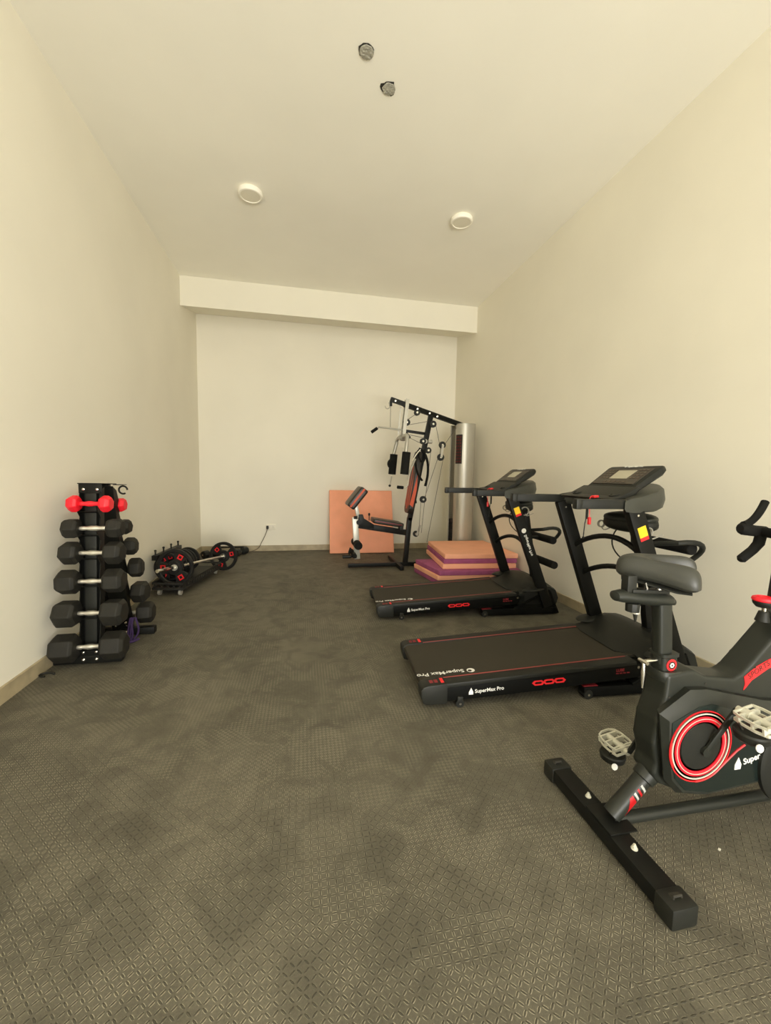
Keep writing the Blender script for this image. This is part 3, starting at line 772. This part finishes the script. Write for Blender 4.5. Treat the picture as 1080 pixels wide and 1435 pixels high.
# purple band hanging low on the rack
m = MB()
rb = random.Random(4)
for k in range(4):
    x0 = -1.190 + .010*k
    m.tube(bez((x0, 3.085, .175), (x0+rb.uniform(-.03, .03), 3.06, .11), (x0+rb.uniform(-.02, .05), 3.09, .07), (x0-.02, 3.05+.01*k, .012), 10), .0065, 8)
m.tube([(-1.25, 3.02, .012), (-1.21, 3.03, .012), (-1.17, 3.06, .012), (-1.15, 3.10, .012)], .009, 8)
tag(m.build('exercise_band', 'purple_cloth'), 'dark purple band trailing from the rack to the floor', 'band')
m = MB().tube([V((-1.468 + .036*math.cos(a), 2.628+.022*math.sin(a), .008)) for a in [2*PI*k/20 for k in range(16)]] , .006, 8)
tag(m.build('rubber_loop', 'black_plastic'), 'thin black rubber loop on floor between left skirting and rack foot', 'loop')

# ------------------------------------------------------------------ barbell, plates, storage tray
def grip_plate(label, loc, R, rot, cat='weight plate', group=None, T=.036, simple=False):
    """disc with three hand openings and red badges; axis along local y"""
    t = thing('weight_plate', label, cat, loc, group=group, rot=rot)
    n = 72; m = MB(); bm = bmesh.new()
    def face_ring(rs, y):
        return [bm.verts.new((rs*math.cos(2*PI*k/n), y, rs*math.sin(2*PI*k/n))) for k in range(n)]
    radii = [.026, .050, .058, .42*R+.0, .80*R, .86*R, .97*R, R]
    ys = [T*.5, T*.5, T*.30, T*.26, T*.26, T*.5, T*.5, T*.32]
    A = [face_ring(r, -y) for r, y in zip(radii, ys)]; B = [face_ring(r, y) for r, y in zip(radii, ys)]
    def hole(k):
        a = (k/n*360) % 120
        return 32 < a < 92
    for i in range(len(radii)-1):
        for k in range(n):
            k2 = (k+1) % n
            if i == 3 and hole(k): continue
            bm.faces.new((A[i][k], A[i][k2], A[i+1][k2], A[i+1][k])); bm.faces.new((B[i][k], B[i+1][k], B[i+1][k2], B[i][k2]))
    for k in range(n):
        k2 = (k+1) % n
        bm.faces.new((A[0][k], B[0][k], B[0][k2], A[0][k2])); bm.faces.new((A[-1][k], A[-1][k2], B[-1][k2], B[-1][k]))
        if hole(k):
            bm.faces.new((A[3][k], A[3][k2], B[3][k2], B[3][k])); bm.faces.new((A[4][k], B[4][k], B[4][k2], A[4][k2]))
            if not hole(k-1): bm.faces.new((A[3][k], B[3][k], B[4][k], A[4][k]))
            if not hole(k2): bm.faces.new((A[3][k2], A[4][k2], B[4][k2], B[3][k2]))
    bmesh.ops.recalc_face_normals(bm, faces=bm.faces)
    m._add(bm); m.build('disc', 'plate_rubber', t, angle=30)
    MB().ring((0, -T*.52, 0), (0, 1, 0), .0255, .031, T*1.04, 32).build('hub', 'silver_paint', t)
    if not simple:
        for k in range(3):
            a = math.radians(2+120*k); c = V((.63*R*math.cos(a), 0, .63*R*math.sin(a)))
            for s in (-1, 1):
                bd = MB()
                for q in range(4):
                    aa = q*PI/2 + a
                    d = V((math.cos(aa), 0, math.sin(aa))); e = V((-math.sin(aa), 0, math.cos(aa)))
                    bd.bar(c + d*.020*R/.19 - e*.026*R/.19 + V((0, s*T*.30, 0)), c + d*.020*R/.19 + e*.026*R/.19 + V((0, s*T*.30, 0)), .006, .011*R/.19, up=d)
                bd.build('red_badge', 'red_paint', t)
    return t
# barbell resting on its two plates
PA = V((-1.232, 4.262, .270)); PB = V((-.968, 5.27, .176))
bd = (PB-PA).normalized(); brz = math.atan2(-bd.x, bd.y)
brx = math.asin(bd.z)
t = thing('barbell', 'chrome barbell lying on the floor through two black plates', 'barbell', PA, rot=(brx, 0, brz))
L = (PB-PA).length
MB().cyl((0, .05, 0), (0, L-.05, 0), .0135, n=20).build('bar', 'knurled', t)
MB().cyl((0, -.29, 0), (0, .02, 0), .0175, n=20, bev=.003).build('sleeve', 'chrome', t)
MB().cyl((0, L-.02, 0), (0, L+.22, 0), .0175, n=20, bev=.003).build('sleeve', 'chrome', t)
for y in (.03, L-.03): MB().cyl((0, y-.010, 0), (0, y+.010, 0), .030, n=24, bev=.003).build('collar', 'chrome', t)
for y in (-.024, L+.024): MB().cyl((0, y-.008, 0), (0, y+.008, 0), .028, n=24, bev=.002).build('spring_clip', 'silver_paint', t)
grip_plate('large black tri-grip plate on the barbell end nearest the dumbbell rack', PA, .180, (brx, 1.05, brz), group='barbell plates')
grip_plate('large black tri-grip plate on the barbell end by the back wall', PB, .176, (brx, -.25, brz), group='barbell plates')

# wheeled lattice tray
t = thing('storage_tray', 'low black lattice tray on casters beside the left wall', 'tray', (-1.285, 4.20, 0), rot=(0, 0, math.radians(-10)))
TW, TL = .29, .97
m = MB()
m.box((0, TL/2, .078), (TW, TL, .012))
for s in (-1, 1):
    m.bar((s*TW/2, 0, .125), (s*TW/2, TL, .125), .016, .016); m.bar((s*TW/2, 0, .070), (s*TW/2, TL, .070), .016, .016)
for y in (0, TL):
    m.bar((-TW/2, y, .125), (TW/2, y, .125), .016, .016); m.bar((-TW/2, y, .070), (TW/2, y, .070), .016, .016)
m.build('tray_frame', 'tray_plastic', t)
m = MB(); n = 16
for s in (-1, 1):
    for k in range(n):
        y0, y1 = TL*k/n, TL*(k+1)/n
        m.bar((s*TW/2, y0, .070), (s*TW/2, y1, .125), .006, .006); m.bar((s*TW/2, y0, .125), (s*TW/2, y1, .070), .006, .006)
for k in range(5):
    x0, x1 = -TW/2+TW*k/5, -TW/2+TW*(k+1)/5
    m.bar((x0, 0, .070), (x1, 0, .125), .006, .006, up=(0, 1, 0)); m.bar((x0, 0, .125), (x1, 0, .070), .006, .006, up=(0, 1, 0))
m.build('lattice_side', 'tray_plastic', t)
for x in (-.10, .10):
    for y in (.04, TL-.05):
        w = MB().cyl((x-.012, y, .028), (x+.012, y, .028), .028, n=20, bev=.004).build('caster', 'silver_paint', t)
        MB().box((x, y+.005, .055), (.034, .03, .022), bev=.003).build('caster_fork', 'black_metal', w)
# saddle rack with plates and pegs above the tray
t2 = thing('plate_rack', 'black plate rack with upright divider pegs inside the lattice tray', 'rack', (-1.340, 4.30, .084), rot=(0, 0, math.radians(-5)))
MB().box((-.05, .33, .010), (.16, .64, .016), bev=.003).build('rack_base', 'black_metal', t2)
MB().bar((-.095, 0, .270), (-.095, .64, .270), .05, .05, bev=.003).bar((-.115, 0.0, .02), (-.115, 0.0, .27), .02, .02).bar((-.115, .64, .02), (-.115, .64, .27), .02, .02).build('back_rail', 'black_metal', t2)
for k in range(4):
    MB().cyl((-.095, .03+.19*k, .285), (-.095, .03+.19*k, .335), .008, n=10, bev=.002).ell((-.095, .03+.19*k, .338), (.012, .012, .012), n=10).build('peg', 'black_plastic', t2)
nm = ['nearest the dumbbell rack', 'second from the dumbbell rack', 'third from the dumbbell rack', 'third from the back wall end', 'second from the back wall end', 'last towards the back wall']
for k in range(6):
    y = 4.375+.098*k; x = -1.322+.010*k
    R = (.142, .142, .138, .138, .130, .130)[k]
    grip_plate('black plate standing in the tray row, %s' % nm[k], (x, y, .104+R), R, (0, .3*k, math.radians(-5)), group='plates standing in the tray', T=.034, simple=(k > 1))
# two small things by the back-left corner
def small_bell(label, loc, rz):
    t = thing('dumbbell', label, 'dumbbell', loc, rz, group='small dumbbells by the back wall')
    for s in (-1, 1):
        h = MB().cyl((s*.045, 0, .055), (s*.13, 0, .055), .055, n=8, bev=.006).build('head', 'black_plastic', t, angle=20)
        MB().lathe([(.012, 0), (.012, .008), (.001, .009)], (s*.13, 0, .055), (s, 0, 0), 12).build('end_bolt', 'chrome', h)
    MB().cyl((-.05, 0, .055), (.05, 0, .055), .014, n=16).build('handle', 'chrome', t)
small_bell('small black dumbbell in the back left corner, left of the far barbell plate', (-1.29, 6.10, 0), .9)
small_bell('small black dumbbell by back skirting, right of the far barbell plate', (-.90, 6.22, 0), 1.1)
m = MB().box((-1.08, 6.42, .088), (.42, .045, .020), (0, 0, -.03), bev=.004)
m.box((-1.26, 6.42, .04), (.03, .03, .08)).box((-.90, 6.42, .04), (.03, .03, .08))
tag(m.build('step_bar', 'black_metal'), 'low black metal bar standing along the back wall skirting', 'bar')

# ------------------------------------------------------------------ socket, plug, cable
t = thing('wall_socket', 'white double wall socket low on the back wall', 'socket', (-.497, YW, .375))
MB().box((0, -.005, 0), (.150, .010, .088), bev=.003).build('face_plate', 'white_plastic', t)
h = MB()
for x in (-.04, .035):
    h.box((x, -.0105, .010), (.005, .002, .012)); h.box((x-.012, -.0105, -.010), (.010, .002, .005)); h.box((x+.012, -.0105, -.010), (.010, .002, .005))
h.build('pin_hole', 'socket_shadow', t)
MB().box((.062, -.0115, .022), (.012, .004, .02), bev=.001).box((-.008, -.0115, .022), (.012, .004, .02), bev=.001).build('switch', 'white_plastic', t)
t = thing('power_plug', 'black plug with thin cable hanging down to the skirting', 'plug', (-.545, YW-.010, .372))
MB().box((0, -.018, 0), (.034, .036, .052), bev=.008).build('plug_body', 'black_plastic', t)
MB().tube(bez((0, -.03, -.02), (-.03, -.04, -.14), (-.07, -.05, -.19), (-.105, -.06, -.27), 12)[:-1] + bez((-.105, -.06, -.27), (-.13, -.07, -.345), (-.22, -.09, -.362), (-.36, -.20, -.362), 12), .0048, 8).build('cord', 'cord', t)

# ------------------------------------------------------------------ foam mats
def mat_block(name, d, m, n=10, bev=.010):
    """soft slab; local origin at its base centre"""
    return MB().box((0, 0, d[2]/2), d, bev=bev, seg=3)
o = mat_block('m', (1.0, 1.0, .038), '').build('gym_mat', 'foam_coral')
tilt = math.atan2(6.49-6.13, 1.0)
o.location = (.905, 6.145, .0); o.rotation_euler = (PI/2 - .30, 0, math.radians(-1))
# place so the lower edge rests on the floor and the upper edge on the wall
a = PI/2 - .30
o.location = (.900, 6.185 + .5*math.cos(a), .5*math.sin(a) + .0)
tag(o, 'square coral foam mat leaning upright against the back wall', 'mat')
h = .0555
def stack_mat(k, mt, poly, label):
    z0 = h*k+.0005
    m = MB().prism(poly, 0, h-.001, 'z', bev=.009, seg=3)
    ob = m.build('gym_mat', mt)
    ob.location = (0, 0, z0)
    tag(ob, label, 'mat', 'mats stacked by the far treadmill')
lowp = [(1.467, 4.225), (2.42, 4.17), (2.44, 4.82), (1.375, 4.88)]
upp = [(1.57, 4.31), (2.44, 4.25), (2.455, 5.23), (1.665, 5.25)]
def jig(p, dx, dy): return [(x+dx, y+dy) for x, y in p]
stack_mat(0, 'foam_purple', jig(lowp, .0, .01), 'purple foam mat at the bottom of the stack, on the floor')
stack_mat(1, 'foam_coral_lit', jig(lowp, -.006, .0), 'coral foam mat second from the bottom of the stack')
stack_mat(2, 'foam_purple', jig(lowp, .01, -.012), 'purple foam mat third from the bottom, jutting out left of the upper ones')
stack_mat(3, 'foam_coral_lit', jig(upp, -.03, -.02), 'coral foam mat third from the top, between two purple ones')
stack_mat(4, 'foam_purple', jig(upp, -.012, -.0), 'purple foam mat directly under the topmost coral mat')
stack_mat(5, 'foam_coral_lit', jig(upp, 0, 0), 'coral foam mat on top of the stack')

# ------------------------------------------------------------------ multi gym
def gym():
    t = thing('multi_gym', 'black and silver multi gym with weight tower at the back right', 'exercise machine', (1.30, 5.20, 0))
    t_ = t
    MB().bar((-.73, 0, .036), (.64, 0, .036), .05, .05, bev=.004).bar((-.07, -.26, .034), (-.07, .50, .034), .05, .05, bev=.004).bar((.93, .20, .034), (.93, .60, .034), .05, .05, bev=.004).bar((.60, 0, .034), (.92, .34, .034), .05, .05, bev=.004).build('base_frame', 'black_metal', t)
    # upright in two runs
    MB().bar((.035, 0, .05), (.082, 0, .66), .055, .062, up=(1, 0, 0), bev=.004).bar((.080, 0, .62), (.338, 0, 2.0), .055, .062, up=(1, 0, 0), bev=.004).build('upright', 'black_metal', t)
    d = V((.77+.209, 0, 1.898-2.186)).normalized()
    bm_ = MB().bar((-.02, 0, 2.125), (.93, .30, 1.925), .05, .060, bev=.004)
    bm_.bar((-.205, -.018, 2.182), (-.02, -.018, 2.128), .008, .055).bar((-.205, .018, 2.182), (-.02, .018, 2.128), .008, .055)
    bm_.box((-.165, 0, 2.165), (.07, .04, .05), (0, .29, 0)).box((-.20, 0, 2.13), (.03, .03, .07))
    bm_.build('top_beam', 'black_metal', t)
    b = MB()
    for u, z in ((-.145, 2.16), (.15, 2.075), (.315, 2.026), (.42, 1.99)): b.lathe([(.014, 0), (.014, .008), (.001, .012)], (u, -.026, z), (0, -1, 0), 12)
    b.build('bolt', 'chrome', t)
    MB().tube([V((-.225, 0, 2.14))] + arc((-.245, 0, 2.09), .030, 0, -190, 12, 'xz'), .007, 8).build('hook', 'silver_paint', t)
    # silver carriage arms
    MB().bar((.012, -.04, 2.19), (-.028, -.04, 1.74), .008, .045, up=(1, 0, 0)).bar((.012, .04, 2.19), (-.028, .04, 1.74), .008, .045, up=(1, 0, 0)).bar((-.06, .04, 2.10), (-.085, .04, 1.74), .008, .02, up=(1, 0, 0)).build('press_bracket', 'silver_paint', t)
    MB().bar((.0, 0, 1.79), (.28, 0, 1.762), .03, .034, bev=.003).build('support_bar', 'black_metal', t)
    def pulley(name, u, z, r=.043, y=0., par=t):
        p = MB().lathe([(.012, -.012), (r, -.012), (r*.84, -.003), (r*.84, .003), (r, .012), (.012, .012)], (u, y, z), (0, 1, 0), 24).build('pulley', 'black_plastic', par)
        MB().lathe([(.001, -.018), (.014, -.018), (.014, .018), (.001, .018)], (u, y, z), (0, 1, 0), 12).build('pulley_hub', 'chrome', p)
    for u, z, r in ((.15, 2.03, .04), (.015, 1.90, .045), (.355, 1.885, .045), (.225, 1.66, .04), (.30, 1.545, .04), (.247, .903, .045), (.175, .44, .04), (.49, 1.62, .046), (.473, 1.46, .046)): pulley('pulley', u, z, r, -.05 if u > .2 else 0)
    MB().bar((.49, -.078, 1.62), (.473, -.078, 1.46), .006, .030, up=(1, 0, 0)).bar((.49, -.022, 1.62), (.473, -.022, 1.46), .006, .030, up=(1, 0, 0)).build('pulley_bracket', 'silver_paint', t)
    MB().bar((.225, -.03, .56), (.180, -.03, .42), .006, .03, up=(1, 0, 0)).build('pulley_link', 'silver_paint', t)
    MB().cyl((.255, -.06, 1.66), (.255, .02, 1.66), .03, n=16, bev=.004).cyl((.29, -.07, 1.655), (.34, -.07, 1.655), .026, n=16, bev=.004).build('adjust_knob', 'silver_paint', t)
    cb = MB()
    for a, c in (((-.202, 0, 2.11), (-.202, 0, 1.83)), ((.12, -.01, 2.0), (.02, -.01, 1.93)), ((.05, -.01, 1.87), (.33, -.01, 1.93)), ((.39, -.05, 1.89), (.45, -.05, 1.64)), ((.53, -.05, 1.64), (.80, .25, 1.90)), ((.435, -.05, 1.45), (.27, -.05, .93)), ((.51, -.05, 1.45), (.315, -.05, .33)), ((.335, -.05, 1.53), (.28, -.05, .93)), ((.22, -.05, .88), (.20, -.05, .46)), ((.27, -.05, .88), (.235, -.05, .46)), ((.05, -.01, 1.74), (.24, -.01, 1.71)), ((.06, -.01, 1.70), (.22, -.01, 1.63))):
        cb.cyl(a, c, .0035, n=6)
    cb.build('steel_cable', 'cable_steel', t)
    # lat bar
    MB().tube([(-.435, -.02, 1.765), (-.41, -.02, 1.785), (-.35, -.01, 1.822), (-.20, 0, 1.812), (-.04, .01, 1.800), (.0, .01, 1.775), (.03, .02, 1.75)], .011, 10).build('lat_bar', 'silver_paint', t)
    for p, q in (((-.45, -.02, 1.752), (-.375, -.02, 1.808)), ((-.008, .012, 1.785), (.065, .02, 1.70))):
        MB().cyl(p, q, .020, n=14, bev=.004).build('lat_grip', 'black_foam', t)
    # press arms with foam pads
    MB().cyl((-.035, -.16, 1.715), (-.035, .16, 1.715), .030, n=16).ell((-.03, 0, 1.70), (.06, .05, .045), n=12).build('press_yoke', 'silver_paint', t)
    for s in (-1, 1):
        y = s*.30
        u0 = -.04
        m = MB().tube([(-.035, s*.14, 1.715), (-.04, s*.22, 1.712), (-.045, s*.285, 1.69), (-.05, y, 1.64), (-.062 if s < 0 else -.085, y, 1.50), (-.075 if s < 0 else -.105, y, 1.22)], .024, 12)
        ar = m.build('press_arm', 'silver_paint', t)
        fu = -.06 if s < 0 else -.085
        MB().cyl((fu+.005, y, 1.50), (fu-.018, y, 1.225), .052, n=20, bev=.006).build('foam_pad', 'black_foam', ar)
        if s > 0:
            MB().ell((-.112, y, 1.37), (.060, .056, .07), n=14).build('foam_bulge', 'black_foam', ar)
            MB().tube([(-.108, y, 1.20), (-.12, y, 1.13), (-.13, y, 1.08)], .010, 8).build('handle_rod', 'silver_paint', ar)
            MB().ell((-.131, y, 1.07), (.018, .018, .018), n=10).build('rod_tip', 'black_plastic', ar)
        else:
            MB().tube([(.075, y+.06, 1.42), (.045, y+.04, 1.36), (.0, y+.02, 1.26), (-.02, y+.01, 1.16), (-.03, y, 1.09), (-.055, y, 1.065), (-.09, y, 1.06)], .011, 10).build('handle_rod', 'silver_paint', ar)
            MB().cyl((-.085, y, 1.062), (-.165, y, 1.068), .020, n=14, bev=.004).build('hand_grip', 'black_foam', ar)
    # backrest
    a = math.atan2(.10, .82)
    def pad(name, c, d, rot, stripe, w=.14):
        p = MB().box((0, 0, 0), d, bev=min(d)*.42, seg=4)
        ob = p.build(name, 'vinyl_black', t); ob.location = c; ob.rotation_euler = rot
        return ob
    bk = MB()
    # padded board with rounded ends, faces -x
    out = [(-.13, -.36), (-.10, -.405), (-.05, -.42), (.05, -.42), (.10, -.405), (.13, -.36), (.14, -.10), (.14, .15), (.10, .33), (.05, .40), (-.05, .40), (-.10, .33), (-.14, .15), (-.14, -.10)]
    bk.prism(out, -.045, .025, 'x', bev=.018, seg=4)
    ob = bk.build('backrest', 'vinyl_black', t, angle=50); ob.location = (.135, 0, 1.13); ob.rotation_euler = (0, math.radians(8.5), 0)
    for s in (-1, 1):
        MB().prism([(s*.055, -.33), (s*.10, -.30), (s*.112, -.08), (s*.09, .12), (s*.07, -.05)], -.0475, -.040, 'x').build('orange_panel', 'orange_vinyl', ob)
    MB().prism([(-.03, -.36), (.03, -.36), (.02, .2), (-.02, .2)], -.0475, -.040, 'x').build('orange_panel', 'orange_vinyl', ob)
    MB().prism([(-.047, -.30), (-.0, -.33), (.012, -.10), (-.01, .10)], -.1415, -.125, 'y').build('orange_side', 'orange_vinyl', ob)
    MB().bar((.10, 0, .86), (.17, 0, .87), .04, .04).bar((.18, 0, 1.32), (.235, 0, 1.34), .04, .04).build('backrest_bracket', 'black_metal', t)
    # straps draped over the backrest top
    MB().tube(bez((.19, -.05, 1.56), (.05, -.16, 1.46), (.10, -.17, 1.25), (.20, -.15, 1.15)), .014, 8).tube(bez((.20, .02, 1.57), (.30, -.12, 1.50), (.30, -.14, 1.25), (.245, -.13, 1.08)), .016, 8).tube(bez((.16, -.1, 1.53), (.12, -.15, 1.40), (.24, -.16, 1.33), (.23, -.14, 1.48)), .011, 8).build('ankle_strap', 'black_foam', t)
    MB().tube(bez((.18, -.10, 1.55), (.03, -.19, 1.42), (.00, -.19, 1.25), (.01, -.17, 1.12)), .007, 8).build('strap_cord', 'white_plastic', t)
    # seat beam, seat and front post
    MB().bar((-.60, 0, .560), (.06, 0, .455), .05, .075, bev=.004).build('seat_beam', 'black_metal', t)
    MB().prism([(-.60, .70), (-.545, .70), (-.53, .65), (-.40, .57), (-.40, .52), (-.56, .53), (-.60, .56)], -.03, .03, bev=.003).build('front_bracket', 'black_metal', t)
    st = MB().box((0, 0, 0), (.40, .30, .060), bev=.022, seg=4).build('seat', 'vinyl_black', t, angle=50); st.location = (-.225, 0, .597); st.rotation_euler = (0, math.radians(9.3), 0)
    MB().box((0, 0, .022), (.37, .27, .018), bev=.008).build('seat_panel', 'vinyl_brown', st)
    MB().box((0, 0, .004), (.35, .304, .010), bev=.003).build('seat_piping', 'dark_red', st)
    MB().cyl((-.06, -.20, .535), (-.06, .20, .535), .012, n=10).build('seat_hinge', 'chrome', t)
    MB().cyl((-.075, -.21, .545), (-.075, -.12, .545), .026, n=14, bev=.004).build('seat_knob', 'black_plastic', t)
    MB().bar((-.645, 0, .665), (-.610, 0, .12), .045, .075, up=(1, 0, 0), bev=.004).build('leg_lever', 'silver_paint', t)
    MB().cyl((-.665, -.05, .665), (-.62, -.05, .665), .02, n=12).cyl((-.60, -.05, .60), (-.60, .05, .60), .03, n=12).ell((-.46, 0, .70), (.014, .012, .022), n=8).cyl((-.46, 0, .69), (-.46, 0, .62), .006, n=8).build('pivot_pin', 'black_metal', t)
    for z, u, r in ((.32, -.62, .052), (.19, -.665, .03)):
        MB().cyl((u, -.19, z), (u, -.03, z), r, n=18, bev=.008).build('ankle_roller', 'black_foam', t)
        MB().cyl((u, .03, z), (u, .19, z), r, n=18, bev=.008).build('ankle_roller', 'black_foam', t)
    MB().tube([(-.70, -.02, .27), (-.72, -.02, .21), (-.71, -.02, .16), (-.62, -.02, .14)], .012, 8).cyl((-.81, -.08, .165), (-.70, -.08, .165), .022, n=12, bev=.003).bar((-.72, -.08, .165), (-.63, -.02, .15), .02, .02).build('foot_peg', 'black_plastic', t)
    # arm curl pad
    MB().bar((-.60, 0, .66), (-.645, 0, .86), .04, .045, up=(1, 0, 0), bev=.003).build('pad_post', 'silver_paint', t)
    cp = MB().box((0, 0, 0), (.30, .36, .110), bev=.030, seg=4).build('curl_pad', 'vinyl_black', t, angle=50); cp.location = (-.632, 0, .918); cp.rotation_euler = (0, math.radians(-52), 0)
    MB().box((0, 0, .006), (.285, .364, .026), bev=.004).build('pad_stripe', 'orange_vinyl', cp)
    MB().box((0, 0, .040), (.26, .33, .034), bev=.012).build('pad_top', 'vinyl_brown', cp)
    # weight tower: guide rods, plates and two curved shrouds
    tw = .925
    YT = .335
    w = MB()
    for y in (YT-.09, YT+.09): w.cyl((tw-.02, y, .06), (tw-.02, y, 1.91), .011, n=12)
    w.build('guide_rod', 'chrome', t)
    for k in range(11):
        pl = MB().box((tw-.02, YT, .09+.048*k), (.20, .30, .044), bev=.004).build('weight_block', 'plate_rubber', t)
        MB().box((tw-.1215, YT-.08, .09+.048*k), (.002, .04, .014)).build('number_tag', 'red_paint', pl)
    def shroud(yc, sgn, depth):
        m = MB(); n = 20; o_, i_ = [], []
        for k in range(n+1):
            a = PI*k/n; cx = tw - .140*math.cos(a); cy = yc + sgn*depth*math.sin(a)**.8
            o_.append((cx, cy)); i_.append((tw - .132*math.cos(a), yc + sgn*(depth-.008)*math.sin(a)**.8))
        m.prism(o_ + i_[::-1], .05, 1.94, 'z'); m.prism(o_, 1.936, 1.944, 'z')
        return m.build('weight_shroud', 'silver_shroud', t, angle=50)
    s1 = shroud(YT-.085, -1, .125); shroud(YT+.095, 1, .125)
    # label on the near shroud, wrapped on its left side
    m = MB(); bm = bmesh.new(); rows = []
    for z in (1.39, 1.79):
        rows.append([bm.verts.new((tw - .1415*math.cos(a), YT-.085 - .1265*math.sin(a)**.8, z)) for a in [math.radians(8+6*k) for k in range(9)]])
    for i in range(8): bm.faces.new((rows[0][i], rows[0][i+1], rows[1][i+1], rows[1][i]))
    bmesh.ops.solidify(bm, geom=bm.faces[:], thickness=-.001)
    lb = m._add(bm).build('weight_chart', 'panel_brown', s1)
    g = MB()
    for r_ in range(9):
        for c_ in range(3):
            a = math.radians(17+14*c_); p = V((tw - .1435*math.cos(a), YT-.085 - .1285*math.sin(a)**.8, 1.42+.042*r_))
            g.box(p, (.016, .002, .014), (0, 0, -PI/2+a))
    g.build('chart_print', 'dark_red', lb)
gym()

# small scrap on the mat
tag(MB().box((1.335, .985, .003), (.010, .007, .004), (0, 0, .5), bev=.001).build('paper_scrap', 'paper'), 'tiny white scrap of paper on the rubber floor beside the bike', 'scrap')

# ------------------------------------------------------------------ camera
f, yaw, pitch, roll = 570., .2003, .088, .0183
F0 = V((math.sin(yaw), math.cos(yaw), 0)); R0 = V((math.cos(yaw), -math.sin(yaw), 0)); U0 = V((0, 0, 1))
F = F0*math.cos(pitch) - U0*math.sin(pitch); U = U0*math.cos(pitch) + F0*math.sin(pitch)
R = R0*math.cos(roll) + U*math.sin(roll); U2 = U*math.cos(roll) - R0*math.sin(roll)
cam = bpy.data.cameras.new('camera'); co = bpy.data.objects.new('camera', cam); COL.objects.link(co)
co.matrix_world = basis(R, U2, -F, (0, 0, 1.2))
cam.sensor_fit = 'HORIZONTAL'; cam.sensor_width = 36.; cam.lens = 36.*f/1080
cam.clip_start = .05; cam.clip_end = 60
SC.camera = co

# ------------------------------------------------------------------ light: daylight through the opening behind the camera, plus an added fill
w = bpy.data.worlds.new('World'); SC.world = w; w.use_nodes = True
bg = w.node_tree.nodes['Background']; bg.inputs['Color'].default_value = (1.0, .965, .89, 1); bg.inputs['Strength'].default_value = .6
al = bpy.data.lights.new('daylight', 'AREA'); al.shape = 'RECTANGLE'; al.size = OX1-OX0-.1; al.size_y = OZ-.2
al.energy = 205; al.color = (.985, .968, .915)
ao = bpy.data.objects.new('daylight', al); COL.objects.link(ao)
ao.location = ((OX0+OX1)/2, YF+.02, OZ/2); ao.rotation_euler = (math.radians(90), 0, math.radians(6))

# added fill light low in the opening, tilted up to brighten the ceiling
gl = bpy.data.lights.new('ceiling_fill', 'AREA'); gl.shape = 'RECTANGLE'; gl.size = OX1-OX0-.2; gl.size_y = 1.2
gl.energy = 215; gl.color = (1., .968, .89)
go = bpy.data.objects.new('ceiling_fill', gl); COL.objects.link(go)
go.location = ((OX0+OX1)/2, YF+.35, .35); go.rotation_euler = (math.radians(108), 0, math.radians(4))

SC.view_settings.view_transform = 'Standard'; SC.view_settings.look = 'None'; SC.view_settings.gamma = 1
SC.view_settings.use_curve_mapping = False; SC.view_settings.exposure = -.20
SC.cycles.max_bounces = 10; SC.cycles.diffuse_bounces = 8
